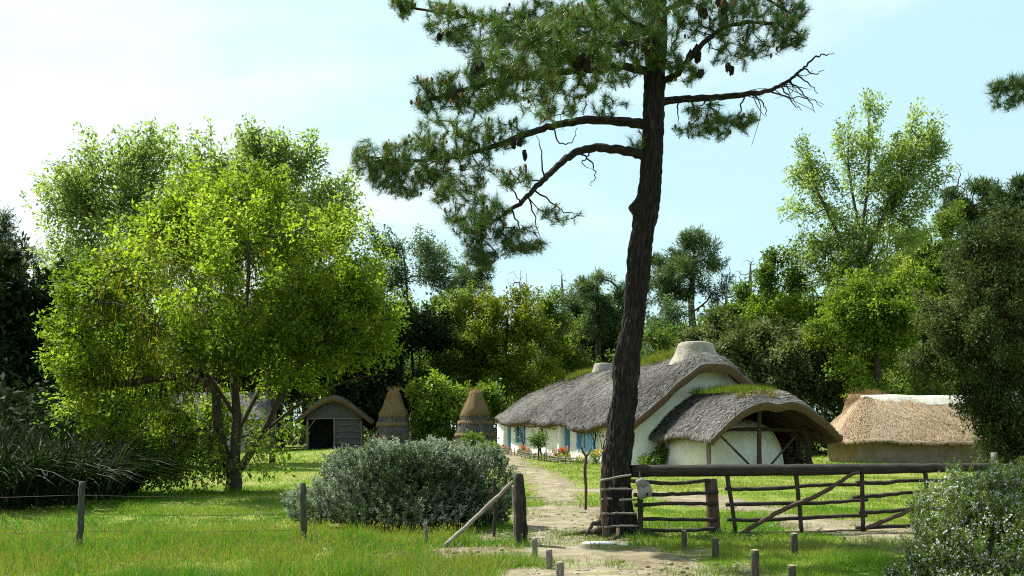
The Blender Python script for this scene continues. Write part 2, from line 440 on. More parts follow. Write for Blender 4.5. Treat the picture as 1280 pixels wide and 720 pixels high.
def dirt(x, y):
    x = np.asarray(x, dtype=np.float64); y = np.asarray(y, dtype=np.float64)
    P = np.stack(np.broadcast_arrays(x, y), -1)
    n = .28 * N2(P, 1.9) + .2 * N3(P, 5.5)
    m = np.zeros(P.shape[:-1])
    for tr, k in ((FOOTPATH, 1.0), (CARTWAY, 1.0), (FARWAY, .9), (BARE, 1.0)):
        d = seg_dist(x, y, tr) + n
        m = np.maximum(m, k * np.clip((1.35 - d) / .6, 0, 1))
    return m

def ground_material():
    m, n, l, p = _mat("lawn_and_soil")
    at = n.new("ShaderNodeAttribute"); at.attribute_name = "uvw"
    td = n.new("ShaderNodeAttribute"); td.attribute_name = "tint"
    def noise(sc, det=5, rough=.6):
        q = n.new("ShaderNodeTexNoise"); q.inputs["Scale"].default_value = sc; q.inputs["Detail"].default_value = det; q.inputs["Roughness"].default_value = rough
        l.new(at.outputs["Vector"], q.inputs["Vector"]); return q
    g = noise(.55, 6, .7); gr = _ramp(n, [(.095, .150, .014, .30), (.155, .190, .030, .48), (.22, .21, .06, .62), (.28, .24, .10, .74)]); l.new(g.outputs["Fac"], gr.inputs[0])
    f = noise(9, 6, .7); fr = _ramp(n, [(.55, .6, .5, .3), (1.0, 1.0, 1.0, .55), (1.35, 1.3, 1.2, .75)]); l.new(f.outputs["Fac"], fr.inputs[0])
    mu = n.new("ShaderNodeMix"); mu.data_type = 'RGBA'; mu.blend_type = 'MULTIPLY'; mu.inputs["Factor"].default_value = 1
    l.new(gr.outputs[0], mu.inputs[6]); l.new(fr.outputs[0], mu.inputs[7])
    d = noise(2.2, 8, .7); dr = _ramp(n, [(.085, .07, .032, .3), (.17, .138, .085, .5), (.25, .21, .145, .7)]); l.new(d.outputs["Fac"], dr.inputs[0])
    # ragged edge of the bare soil
    e = noise(5.5, 6, .75)
    ad = n.new("ShaderNodeMath"); ad.operation = 'MULTIPLY_ADD'; l.new(e.outputs["Fac"], ad.inputs[0]); ad.inputs[1].default_value = 1.1; l.new(td.outputs["Fac"], ad.inputs[2])
    er = n.new("ShaderNodeMapRange"); er.inputs["From Min"].default_value = .85; er.inputs["From Max"].default_value = 1.2; l.new(ad.outputs[0], er.inputs["Value"])
    mx = n.new("ShaderNodeMix"); mx.data_type = 'RGBA'
    l.new(er.outputs[0], mx.inputs["Factor"]); l.new(mu.outputs[2], mx.inputs[6]); l.new(dr.outputs[0], mx.inputs[7])
    l.new(mx.outputs[2], p.inputs["Base Color"])
    p.inputs["Roughness"].default_value = .95; p.inputs["Specular IOR Level"].default_value = .1
    b = n.new("ShaderNodeBump"); b.inputs["Strength"].default_value = .8; b.inputs["Distance"].default_value = .04
    l.new(f.outputs["Fac"], b.inputs["Height"]); l.new(b.outputs[0], p.inputs["Normal"])
    return m
M['ground'] = ground_material()
M['path'] = surf_mat("trodden_earth", [(.11, .088, .05), (.20, .168, .11), (.29, .25, .18)], scale=2.6, detail=9, rough=.97, bump=.8, bscale=14, dist=.03, spec=.1, blotch=((.12, .145, .03), 2.2, .52, .6))

mb = MB()
ys = np.concatenate([np.linspace(-40, 7.5, 8), np.geomspace(8, 110, 300), np.geomspace(116, 900, 14)])
us = np.linspace(-1, 1, 260)
gx = us[None, :] * (np.maximum(ys, 3)[:, None] * .62 + 6)
gy = np.repeat(ys[:, None], len(us), 1)
mb.grid(np.stack([gx, gy, gh(gx, gy)], -1), tint=dirt(gx, gy))
# wide margins left and right of the detailed sheet
for sgn in (-1, 1):
    e = gx[:, 0 if sgn < 0 else -1]
    f = np.linspace(0, 1, 14)[None, :] ** 2
    wx = e[:, None] + sgn * f * 600
    wy = np.repeat(ys[:, None], 14, 1)
    mb.grid(np.stack([wx, wy, gh(wx, wy)], -1), tint=0.0, flip=(sgn < 0))
tag(mb.build("ground", M['ground']), kind="structure")

def path_sheet(name, tr, k=1.0, lift=.012):
    pts = np.array(tr)
    L = np.concatenate([[0], np.cumsum(np.hypot(*np.diff(pts[:, :2], axis=0).T))])
    t = np.arange(0, L[-1], .16)
    c = np.stack([np.interp(t, L, pts[:, i]) for i in range(3)], -1)
    ker = np.ones(13) / 13
    for i in range(3):
        c[:, i] = np.convolve(np.pad(c[:, i], 6, mode='edge'), ker, 'valid')
    d = unit(np.gradient(c[:, :2], axis=0)); nrm = np.stack([-d[:, 1], d[:, 0]], -1)
    off = np.linspace(-1, 1, 13)
    r = np.random.default_rng(5)
    P = np.zeros((len(t), 13, 3))
    for s in (0, 1):
        pass
    wl_ = c[:, 2] * k * (.80 + .20 * N2(c[:, :2], 2.3) + .16 * r.normal(size=len(t)))
    wr_ = c[:, 2] * k * (.80 + .20 * N3(c[:, :2], 2.6) + .16 * r.normal(size=len(t)))
    w = np.where(off[None, :] < 0, wl_[:, None], wr_[:, None])
    xy = c[:, None, :2] + nrm[:, None, :] * (off[None, :, None] * w[:, :, None])
    P[..., :2] = xy
    P[..., 2] = gh(xy[..., 0], xy[..., 1]) + lift * (1.0 - .9 * np.abs(off)[None, :] ** 6)
    m_ = MB(); m_.grid(P)
    return tag(m_.build(name, M['path']), kind="structure")
path_sheet("footpath", FOOTPATH, .8)
path_sheet("cart_track", CARTWAY, .8, .016)
path_sheet("far_track", FARWAY, .85)

# ------------------------------------------------------------------ grass (nobody could count it)
HOUSE_A = A3(4.77, 44.8, 0.0)
HOUSE_ROT = math.asin(.323)
def house_local(x, y):
    dx, dy = x - HOUSE_A[0], y - HOUSE_A[1]
    c, s = math.cos(HOUSE_ROT), math.sin(HOUSE_ROT)
    return dx * c + dy * s, -dx * s + dy * c

def grass_blades(seed, n, y0, y1, power, h0, h1, wid, rank=None):
    r = np.random.default_rng(seed)
    u = r.uniform(size=n)
    q = 1 - power
    y = (y0 ** q + u * (y1 ** q - y0 ** q)) ** (1 / q)
    x = r.uniform(-1, 1, n) * (y * .475 + .6)
    keep = r.uniform(size=n) > dirt(x, y) * (.93 + .22 * N2(np.stack([x, y], -1), 2.4))
    lx, ly = house_local(x, y)
    keep &= ~((lx > -.1) & (lx < 6.8) & (ly > -.2) & (ly < 18.5))
    keep &= ~((lx > .8) & (lx < 6.0) & (ly > -4.5) & (ly <= 0) & (r.uniform(size=n) < .8))
    x, y = x[keep], y[keep]
    n = len(x)
    P2 = np.stack([x, y], -1)
    meadow = np.clip((-x - .6 + .8 * N3(P2, .7)) / 1.5, 0, 1) * np.clip((17.5 - y + 1.2 * N2(P2, .5)) / 2.5, 0, 1)   # rough strip outside the fence on the left
    lush = np.exp(-(((x + 8.2) / 2.6) ** 2 + ((y - 25.5) / 2.6) ** 2)) + .35 * np.exp(-(((x - 4.0) / 2.0) ** 2 + ((y - 13.6) / 1.3) ** 2))
    h = r.uniform(h0, h1, n) * (1 + .8 * meadow + 2.0 * lush) * (1 + .35 * N2(P2, 2.0) + .35 * N3(P2, 6.0))
    h = np.maximum(h, .015)
    dry = np.clip(.45 + .55 * N1(P2, .8) + .45 * N3(P2, 2.7), 0, 1)
    t = r.uniform(0, .50, n) + .14 * N2(P2, 1.3) + .10 * N1(P2, .35)
    pick = r.uniform(size=n)
    t = np.where(pick < .03 + .36 * dry * (1 - lush.clip(0, 1)), r.uniform(.55, .85, n), t)
    t = np.where((pick > .90) & (meadow > .25) & (N1(P2, .8) > np.where(y < 14, .0, .6)), r.uniform(.86, 1.0, n), t)
    t = t + np.where(t < .5, .16, 0) * np.clip((y - 19) / 8, 0, 1)  # farther lawn blades tinted lighter and yellower to look sunlit
    a = r.uniform(0, 2 * PI, n)
    lean = r.uniform(.1, 1.5, n)
    D = np.stack([np.cos(a) * lean, np.sin(a) * lean, np.ones(n)], -1); D = unit(D)
    b = r.uniform(-.9, .9, n)
    S = np.stack([np.cos(b), np.sin(b), np.zeros(n)], -1)
    P = np.stack([x, y, gh(x, y) - .004], -1)
    w = wid * np.maximum(1, y / 13.0) * r.uniform(.6, 1.4, n)
    return P, D, S, h, w, t.clip(0, 1)
mb = MB()
for args in ((11, 260000, 11.0, 22.0, 2.0, .035, .10, .0065), (12, 150000, 20.0, 46.0, 1.6, .025, .065, .0075), (13, 60000, 42.0, 80.0, 1.2, .03, .08, .010)):
    mb.blades(*grass_blades(*args))
# seed stalks of the rough strip
r = np.random.default_rng(21)
n = 5000
y = r.uniform(11.2, 17.0, n); x = r.uniform(-1, .02, n) * (y * .475 + .5)
k = r.uniform(size=n) > dirt(x, y) * 1.3
x, y = x[k], y[k]; n = len(x)
P = np.stack([x, y, gh(x, y)], -1)
a = r.uniform(0, 2 * PI, n); D = unit(np.stack([np.cos(a) * .22, np.sin(a) * .22, np.ones(n)], -1))
S = np.stack([np.ones(n), np.zeros(n), np.zeros(n)], -1)
hh = r.uniform(.08, .24, n)
mb.blades(P, D, S, hh, .006, r.uniform(.45, .82, n))
tip = P + D * hh[:, None] * .8
mb.leaves(tip, D, np.cross(D, S), r.uniform(.03, .06, n), .014, r.uniform(.55, .95, n))
# clover and weed leaves in patches
n = 1500
y = 11.3 * (2.2 ** r.uniform(size=n)); x = r.uniform(-1, 1, n) * (y * .475 + .5)
k = (N3(np.stack([x, y], -1), 1.1) > .35) & (dirt(x, y) < .5)
C = np.stack([x[k], y[k], gh(x[k], y[k]) + .02], -1)
C = np.repeat(C, 9, 0); n = len(C)
C = C + r.normal(size=(n, 3)) * A3(.09, .09, .012)
mb.leaves(C, unit(r.normal(size=(n, 3)) * A3(1, 1, .3)), unit(r.normal(size=(n, 3)) * .4 + A3(0, 0, 1)), r.uniform(.03, .075, n), r.uniform(.02, .045, n), r.uniform(0, .25, n))
tag(mb.build("grass", M['grass']), kind="stuff")
# fallen needles, twigs and pebbles on the worn soil
n = 9000
y = 11.3 * (2.0 ** r.uniform(size=n)); x = r.uniform(-.25, .5, n) * y * .475 * 1.5
P2 = np.stack([x, y], -1)
k = (dirt(x, y) > .25) | (np.hypot(x - 1.6, y - 16.2) < 1.8)
k &= r.uniform(size=n) < .5 + .4 * N2(P2, 1.5)
x, y = x[k], y[k]; n = len(x)
P = np.stack([x, y, gh(x, y) + .018], -1)
lm = MB()
lm.leaves(P, unit(r.normal(size=(n, 3)) * A3(1, 1, .12)), unit(r.normal(size=(n, 3)) * .3 + A3(0, 0, 1)), r.uniform(.03, .11, n), r.uniform(.006, .022, n), r.uniform(0, 1, n))
for q in range(170):
    i = int(r.integers(n)); s_ = r.uniform(.010, .030)
    lm.blob(P[i] - A3(0, 0, .006), (s_ * 1.3, s_, s_ * .7), q, .15, 2, 7, 6, tint=float(r.uniform(.5, 1)))
M['litter'] = leaf_mat("dry_litter", [(.045, .028, .015), (.12, .085, .05), (.30, .26, .20)], trans=.05, rough=.9, spec=.1)
tag(lm.build("fallen_litter", M['litter']), kind="stuff")

# ------------------------------------------------------------------ trees
def resample(pts, step):
    pts = np.asarray(pts, dtype=np.float64)
    L = np.concatenate([[0], np.cumsum(np.linalg.norm(np.diff(pts[:, :3], axis=0), axis=1))])
    n = max(2, int(L[-1] / step) + 1)
    t = np.linspace(0, L[-1], n)
    return np.stack([np.interp(t, L, pts[:, i]) for i in range(pts.shape[1])], -1)

def smooth_path(pts, n):
    """Catmull-Rom through points"""
    p = np.asarray(pts, dtype=np.float64)
    if len(p) < 3:
        return resample(p, max(.01, np.linalg.norm(p[-1] - p[0]) / n))
    q = np.concatenate([[2 * p[0] - p[1]], p, [2 * p[-1] - p[-2]]])
    out = []
    for i in range(len(p) - 1):
        t = np.linspace(0, 1, n, endpoint=False)[:, None]
        a, b, c, d = q[i], q[i + 1], q[i + 2], q[i + 3]
        out.append(.5 * ((2 * b) + (c - a) * t + (2 * a - 5 * b + 4 * c - d) * t ** 2 + (3 * b - a - 3 * c + d) * t ** 3))
    out.append(p[-1][None])
    return np.concatenate(out)

def sample_clumps(r, clumps, n, shell=.45):
    """clumps: (centre xyz, radii xyz, weight)"""
    w = np.array([c[2] for c in clumps], float); w /= w.sum()
    pick = r.choice(len(clumps), n, p=w)
    d = unit(r.normal(size=(n, 3)))
    rad = r.uniform(size=n) ** (1 / 3.0 * (1 - shell))
    C = np.array([c[0] for c in clumps])[pick]; R = np.array([c[1] for c in clumps])[pick]
    return C + d * rad[:, None] * R

def grow(r, limbs, targets, step=.4, up=.12, wig=.06, low=.35, bare=0.0):
    """limbs: list of (points, index of the limb it leaves or None). Every target is joined to the nearest wood by a curved twig."""
    pos, par, starts = [], [], []
    for pts, at in limbs:
        pts = resample(pts, step)
        if at is None:
            p0 = -1
        else:
            allp = np.array(pos); p0 = int(np.argmin(((allp - pts[0]) ** 2).sum(1)))
        for q in pts:
            pos.append(q); par.append(p0); p0 = len(pos) - 1
    n0 = len(pos)
    base = np.array(pos)
    z0 = base[:, 2].min(); zt = base[:, 2].max()
    d0 = np.sqrt(((targets[:, None, :] - base[None]) ** 2).sum(-1)).min(1)
    buf = np.zeros((n0 + 60 * len(targets), 3)); buf[:n0] = base; nn = n0
    ends = []
    for T in targets[np.argsort(d0)]:
        B = buf[:nn]
        d = np.sqrt(((B - T) ** 2).sum(1))
        cost = d + low * np.maximum(0, B[:, 2] - T[2]) + np.where(B[:, 2] < z0 + bare * (zt - z0), 3.0, 0)
        i = int(np.argmin(cost)); dist = d[i]
        k = min(50, max(1, int(math.ceil(dist / step))))
        f = np.arange(1, k + 1)[:, None] / k
        seg = B[i] + (T - B[i]) * f
        seg[:, 2:3] += up * dist * np.sin(PI * f)
        if k > 1:
            seg[:-1] += r.normal(size=(k - 1, 3)) * wig * step * 2
        p0 = i
        for q in seg:
            buf[nn] = q; pos.append(q); par.append(p0); p0 = nn; nn += 1
        ends.append(nn - 1)
    return buf[:nn].copy(), np.array(par), np.array(ends), n0

def wood(mb, pos, par, r_root, r_tip, minr=.0, sides=(9, 6, 4), power=None, flare=None):
    n = len(pos)
    cnt = np.zeros(n)
    kids = [[] for _ in range(n)]
    for i in range(n):
        if par[i] >= 0:
            kids[par[i]].append(i)
    for i in range(n - 1, -1, -1):
        if not kids[i]:
            cnt[i] = 1
        if par[i] >= 0:
            cnt[par[i]] += cnt[i]
    p = power or math.log(r_root / r_tip) / math.log(max(3, cnt.max()))
    rad = r_tip * cnt ** p
    roots = [i for i in range(n) if par[i] < 0]
    stack = [(i, None) for i in roots]
    while stack:
        i, frm = stack.pop()
        chain = [] if frm is None else [frm]
        cur = i
        while True:
            chain.append(cur)
            if not kids[cur]:
                break
            ks = sorted(kids[cur], key=lambda q: -cnt[q])
            for q in ks[1:]:
                stack.append((q, cur))
            cur = ks[0]
        rr = rad[chain].copy()
        if frm is not None:
            rr[0] = rr[1]
        if rr.max() < minr or len(chain) < 2:
            continue
        rr[-1] *= .5
        s = sides[0] if rr.max() > .08 else sides[1] if rr.max() > .025 else sides[2]
        mb.tube(pos[chain], rr, s, cap=False)
    return rad, cnt

def leaf_cloud(r, mb, C, per, sig, L, Wd, tint_c, out_from=None, droop=.2, mode="broad", tspread=.22, flat=1.0, mat=None, spray=None, slen=0.0):
    n = len(C) * per
    P = np.repeat(C, per, 0)
    off = r.normal(size=(n, 3)) * sig
    off[:, 2] *= flat
    if spray is not None:
        SDn = np.repeat(spray, per, 0)
        f = r.uniform(-.35, 1.0, n)
        off = off * (.62 - .38 * f)[:, None]
        P = P + SDn * (f * slen)[:, None]
    P = P + off
    D = unit(r.normal(size=(n, 3)) + unit(off) * .7 + np.array([0, 0, -droop * 2]) + (SDn * .8 if spray is not None else 0))
    Nn = unit(r.normal(size=(n, 3)) * .55 + np.array([0, 0, 1.0]))
    tint = np.repeat(tint_c, per) + r.normal(size=n) * tspread
    mb.leaves(P, D, Nn, L * r.uniform(.45, 1.5, n), Wd * r.uniform(.45, 1.4, n), tint.clip(0, 1), mat=mat)

def tree(name, label, base, limbs, clumps, n_t, leaf, per, sig, L, Wd, seed, r_root, r_tip=.012, bark='bark', step=.5, group=None, cat="tree", shell=.45,
         droop=.2, flat=1.0, up=.12, low=.35, bare=.15, minr=.0, wig=.08, along=True, wid_ratio=None, gap=None, gapf=2.2, clump=0, cspread=.30, cflat=.5, spray=.9, spray_up=.45):
    """base = world (x, y); limbs and clumps in world coordinates"""
    r = np.random.default_rng(seed)
    bz = float(gh(base[0], base[1])) - .05
    org = A3(base[0], base[1], bz)
    if clump:
        # leafy sprays: each bunch of twigs is a flat-bottomed tuft with open air between it and the next
        sp_ = float(np.mean([c[1].mean() for c in clumps]))
        K = sample_clumps(r, clumps, max(12, n_t // clump), shell)
        sz = r.uniform(.6, 1.35, len(K))
        T = np.repeat(K, clump, 0) + r.normal(size=(len(K) * clump, 3)) * (np.repeat(sz, clump) * cspread * sp_)[:, None] * A3(1, 1, cflat)
        gap = -9 if gap is None else gap
    else:
        T = sample_clumps(r, clumps, n_t, shell)
        gap = -.25 if gap is None else gap
    T[:, 2] = np.maximum(T[:, 2], .25)
    # carve gaps through the crown and let some shoots poke out of its outline
    span = float(np.mean([c[1].mean() for c in clumps]))
    keep = Noise(seed + 900)(T, gapf / span) + .6 * Noise(seed + 901)(T, 2.3 * gapf / span) > gap
    keep |= r.uniform(size=len(T)) < .12
    T = T[keep]
    cen = T.mean(0)
    pk = r.uniform(size=len(T)) < .14
    T[pk] += unit(T[pk] - cen + A3(0, 0, span * .5)) * (r.uniform(.15, .55, pk.sum()) * span)[:, None]
    pos, par, ends, n0 = grow(r, limbs, T, step, up, wig, low, bare)
    root = thing(name, label, cat, org, group=group)
    mw = MB()
    wood(mw, pos - org, par, r_root, r_tip, minr)
    mw.build("trunk", M[bark], root)
    C = pos[ends]
    if along:     # some leaves further down the twigs too
        p2 = par[ends]; p2 = p2[p2 >= n0]
        C = np.concatenate([C, pos[p2]])
    ml = MB()
    cen_ = np.array([c[0] for c in clumps]).mean(0) - A3(0, 0, .4)
    SD = unit(unit(C - cen_) * .8 + A3(0, 0, spray_up) + r.normal(size=C.shape) * .35)
    tc = .5 + .22 * N2(C, .9) + r.normal(size=len(C)) * .10
    leaf_cloud(r, ml, C - org, per, sig, L, Wd, tc, droop=droop, flat=flat, spray=SD, slen=spray)
    ml.build("crown", M[leaf], root)
    return root

def ell(px, py, rx, ry, Y, w=None, dy=0.0, ry_m=None):
    """an ellipsoid clump whose outline is a pixel ellipse when placed at depth Y"""
    k = Y / FPX
    return (W(px, py, Y) + A3(0, dy, 0), A3(rx * k, (ry_m if ry_m else rx * k * .9), ry * k), w if w else rx * ry)

def ptree(name, label, Y, base_px, ells, n_t, leaf, per, sig, L, Wd, seed, r_root, top=None, bark='bark', limbs=None, **kw):
    """a tree at depth Y; trunk from base_px to `top`, crown of pixel ellipses"""
    x0 = (base_px - 640) / FPX * Y
    z0 = float(gh(x0, Y)) - .1
    cl = [ell(e[0], e[1], e[2], e[3], Y, dy=(e[4] if len(e) > 4 else 0.0)) for e in ells]
    if limbs is None:
        tp = W(top[0], top[1], Y) if top else cl[0][0]
        mid = A3(x0, Y, z0) * .5 + tp * .5 + A3((seed % 5 - 2) * .08, 0, 0)
        limbs = [(smooth_path([A3(x0, Y, z0), mid, tp], 6), None)]
    else:
        limbs = [(smooth_path([W(q[0], q[1], Y) + A3(0, q[2] if len(q) > 2 else 0, 0) for q in pts], 6), at) for pts, at in limbs]
    return tree(name, label, (x0, Y), limbs, cl, n_t, leaf, per, sig, L, Wd, seed, r_root, bark=bark, **kw)
# ------------------------------------------------------------------ thatched buildings
def outline(s0, s1, Wd, hip0, hip1, pw=2.0, ds=.35, nh=22):
    """list of (centre, edge) pairs round a roof plan: local x across, local y along"""
    C, E = [], []
    n = max(4, int((s1 - s0) / ds))
    for s in np.linspace(s0, s1, n):
        C.append((0, s)); E.append((-Wd, s))
    if hip1:
        for a in np.linspace(-PI / 2, PI / 2, nh)[1:-1]:
            c_, s_ = math.cos(a), math.sin(a)
            C.append((0, s1)); E.append((Wd * math.copysign(abs(s_) ** (2 / pw), s_), s1 + hip1 * abs(c_) ** (2 / pw)))
    nb = len(C)
    for s in np.linspace(s1, s0, n):
        C.append((0, s)); E.append((Wd, s))
    closed = False
    if hip0:
        for a in np.linspace(PI / 2, -PI / 2, nh)[1:-1]:
            c_, s_ = math.cos(a), math.sin(a)
            C.append((0, s0)); E.append((Wd * math.copysign(abs(s_) ** (2 / pw), s_), s0 - hip0 * abs(c_) ** (2 / pw)))
        closed = True
    return np.array(C, float), np.array(E, float), closed, nb

def thatch(mb, strands, x0, s0, s1, Wd, eave, ridge, th=.34, bulge=1.25, hip0=0, hip1=0, pw=2.0, verge=.55, vdrop=.28, lump=.05, seed=0, nr=18, eave_wave=None, n_bits=0, bit=(.28, .016), back_drop=True):
    """thatch shell; mat 0 top, mat 1 cut edges and underside. eave, ridge: functions of local y"""
    C, E, closed, nb = outline(s0, s1, Wd, hip0, hip1, pw)
    nz_ = Noise(100 + seed)
    r_ = np.linspace(0, 1, nr)
    nu = len(C)
    XY = C[:, None, :] + (E - C)[:, None, :] * r_[None, :, None]
    ev = np.array([eave(e[1]) for e in E])
    if eave_wave is not None:
        ev = ev + np.array([eave_wave(e[0], e[1]) for e in E])
    rd = np.array([ridge(c[1]) for c in C])
    Z = ev[:, None] + (rd - ev)[:, None] * (1 - r_[None, :] ** bulge)
    # soft top of the ridge
    Z -= .16 * np.exp(-(r_[None, :] * Wd / .45) ** 2)
    if not closed:
        d = (XY[..., 1] - s0)
        Z -= vdrop * (1 - np.sqrt(1 - np.clip(1 - d / verge, 0, 1) ** 2)) * (1 - .8 * r_[None, :])
        if not hip1 and back_drop:
            d1 = (s1 - XY[..., 1])
            Z -= vdrop * (1 - np.sqrt(1 - np.clip(1 - d1 / verge, 0, 1) ** 2))
    P = np.concatenate([XY, Z[..., None]], -1)
    P[..., 2] += lump * nz_(P, .9) + lump * .45 * nz_(P, 3.3)
    Ed = unit(E - C)
    def lay(r, z, out=0.0):
        Q = np.zeros((nu, 3)); Q[:, :2] = C + (E - C) * r + Ed * out; Q[:, 2] = z; return Q
    ztop = P[:, -1, 2]
    drop = np.array([.0, .10, .55, .92, 1.0]); out = np.array([0, .07, .10, .02, -.08])
    edge = np.stack([np.concatenate([P[:, -1, :2] + Ed * o, (ztop - th * d_)[:, None]], 1) for d_, o in zip(drop, out)], 1)
    edge += .018 * nz_(edge, 7.0)[..., None]
    ri = r_[::-1]
    und = np.zeros((nu, nr, 3))
    und[..., :2] = XY[:, ::-1]
    und[..., 2] = P[:, ::-1, 2] - th * 1.15
    und[:, 0] = edge[:, -1]
    # distance down the slope for the material
    Ls = np.concatenate([np.zeros((nu, 1)), np.cumsum(np.linalg.norm(np.diff(P, axis=1), axis=2), 1)], 1)
    Lu = np.concatenate([[0], np.cumsum(np.linalg.norm(np.diff(E, axis=0), axis=1))])
    Lu = np.maximum(Lu, np.arange(nu) * .12)
    def uv(Ld, k):
        return np.stack(np.broadcast_arrays(Lu[:, None], Ld, np.full((nu, Ld.shape[1]), k)), -1)
    off = A3(x0, 0, 0)
    def put(grid, u3, mat, flip=False):
        if closed:
            grid = np.concatenate([grid, grid[:1]], 0); u3 = np.concatenate([u3, u3[-1:] + .1], 0)
        mb.grid(grid + off, uvw=u3, mat=mat, flip=flip)
    put(P, uv(Ls, 0.0), 0)
    top_edge = edge[:, :3]
    put(top_edge, uv(Ls[:, -1:] + np.array([[0, .08, .2]]), 0.0), 0)
    put(edge[:, 2:], uv(Ls[:, -1:] + np.array([[.2, .35, .4]]), .5), 1)
    put(und, uv(Ls[:, ::-1], 1.0), 1)
    # gable verges: close the shell
    if not closed:
        ends = [0, nu - 1] + ([nb - 1, nb] if not hip1 else [])
        for i in ends:
            a = np.concatenate([P[i], edge[i, 1:]], 0)
            b = np.concatenate([und[i, ::-1], np.repeat(und[i, :1], 4, 0)], 0)
            sgn = -1 if i in (0, nu - 1) else 1
            m1 = (a + b) / 2; m1[:, 1] += sgn * .10 + .03 * nz_(m1, 6)
            g = np.stack([a, a * .72 + m1 * .28 + A3(0, sgn * .06, 0), m1, b], 1)
            u3 = np.stack([np.linspace(0, 1, len(a))[:, None] * np.ones(4) * 3, np.ones((len(a), 1)) * np.array([0, .1, .25, .4]), np.full((len(a), 4), 2.0)], -1)
            f = (i == 0 or i == nb)
            mb.grid(g[:, :2] + off, uvw=u3[:, :2], mat=0, flip=f)
            mb.grid(g[:, 1:] + off, uvw=u3[:, 1:], mat=1, flip=f)
    # loose reed ends lying down the slope
    if n_bits:
        g = np.random.default_rng(300 + seed)
        fu = g.uniform(0, nu - 1.001, n_bits); fr = g.uniform(size=n_bits) ** .7 * (nr - 1.001)
        wu = np.linalg.norm(E - C, axis=1) + .1
        i, j = fu.astype(int), fr.astype(int); a, b = (fu - i)[:, None], (fr - j)[:, None]
        def at(i, j, a, b):
            return P[i, j] * (1 - a) * (1 - b) + P[i + 1, j] * a * (1 - b) + P[i, j + 1] * (1 - a) * b + P[i + 1, j + 1] * a * b
        Q = at(i, j, a, b)
        dn = unit(P[i, j + 1] - P[i, j]); ac = unit(P[i + 1, np.minimum(j + 1, nr - 1)] - P[i, np.minimum(j + 1, nr - 1)] + 1e-6)
        nn = unit(np.cross(ac, dn)); nn *= np.sign(nn[:, 2:3] + 1e-9)
        D = unit(dn + ac * g.normal(size=(n_bits, 1)) * .35 + nn * g.uniform(.0, .30, (n_bits, 1)))
        L = bit[0] * g.uniform(.4, 1.3, n_bits)
        t = .45 + .20 * nz_(Q, 1.1) + g.normal(size=n_bits) * .30
        strands.leaves(Q + off + nn * .004, D, nn, L, bit[1] * g.uniform(.6, 1.5, n_bits), t.clip(0, 1), fold=.1)
        # ragged fringe along the eaves
        nf = int(n_bits * .25)
        fu = g.uniform(0, nu - 1.001, nf); i = fu.astype(int); a = (fu - i)[:, None]
        k = g.uniform(.0, .75, nf)[:, None]
        Q = edge[i, 0] * (1 - a) + edge[i + 1, 0] * a
        Q2 = edge[i, 2] * (1 - a) + edge[i + 1, 2] * a
        Q = Q * (1 - k) + Q2 * k
        eo = np.concatenate([Ed, np.zeros((nu, 1))], 1)[i]
        D = unit(eo * g.uniform(.2, .9, (nf, 1)) + A3(0, 0, -1) + g.normal(size=(nf, 3)) * .18)
        strands.leaves(Q + off, D, eo, .16 * g.uniform(.4, 1.2, nf), bit[1], g.uniform(.1, .8, nf))
    return P + off

def wall_grid(mb, P0, U, Vv, nrm, ub, zb, holes, depth, wob=.018, seed=0, top=None):
    """wall face with openings: P0 + u*U + z*Vv; holes (u0,u1,z0,z1); reveals go inwards (-nrm) by depth"""
    P0, U, Vv, nrm = map(lambda q: np.asarray(q, float), (P0, U, Vv, nrm))
    us_ = sorted(set(list(np.arange(ub[0], ub[1], .45)) + [ub[1]] + [h[k] for h in holes for k in (0, 1)]))
    zs_ = sorted(set(list(np.arange(zb[0], zb[1], .35)) + [zb[1]] + [h[k] for h in holes for k in (2, 3)]))
    us_ = np.array(us_); zs_ = np.array(zs_)
    uu, zz = np.meshgrid(us_, zs_, indexing='ij')
    if top is not None:
        tz = np.array([top(u) for u in us_])[:, None]
        zz = zb[0] + (zz - zb[0]) * (tz - zb[0]) / (zb[1] - zb[0])
    P = P0 + uu[..., None] * U + zz[..., None] * Vv
    P = P + nrm * (wob * Noise(seed + 50)(P, 1.1) + wob * .4 * Noise(seed + 51)(P, 4))[..., None]
    b = mb.verts(P.reshape(-1, 3))
    nzv = len(zs_)
    for i in range(len(us_) - 1):
        for j in range(nzv - 1):
            uc, zc = (us_[i] + us_[i + 1]) / 2, (zs_[j] + zs_[j + 1]) / 2
            inside = False
            for h in holes:
                if h[0] < uc < h[1] and h[2] < zc < h[3]:
                    inside = True
            if not inside:
                mb.quads([(b + i * nzv + j, b + (i + 1) * nzv + j, b + (i + 1) * nzv + j + 1, b + i * nzv + j + 1)])
    iu = {round(float(q), 5): k for k, q in enumerate(us_)}; iz = {round(float(q), 5): k for k, q in enumerate(zs_)}
    for h in holes:
        i0, i1, j0, j1 = iu[round(h[0], 5)], iu[round(h[1], 5)], iz[round(h[2], 5)], iz[round(h[3], 5)]
        loop = [(i, j0) for i in range(i0, i1)] + [(i1, j) for j in range(j0, j1)] + [(i, j1) for i in range(i1, i0, -1)] + [(i0, j) for j in range(j1, j0, -1)]
        F = np.array([P[i, j] for i, j in loop + loop[:1]])
        mb.grid(np.stack([F, F - nrm * depth * .5, F - nrm * depth], 0))

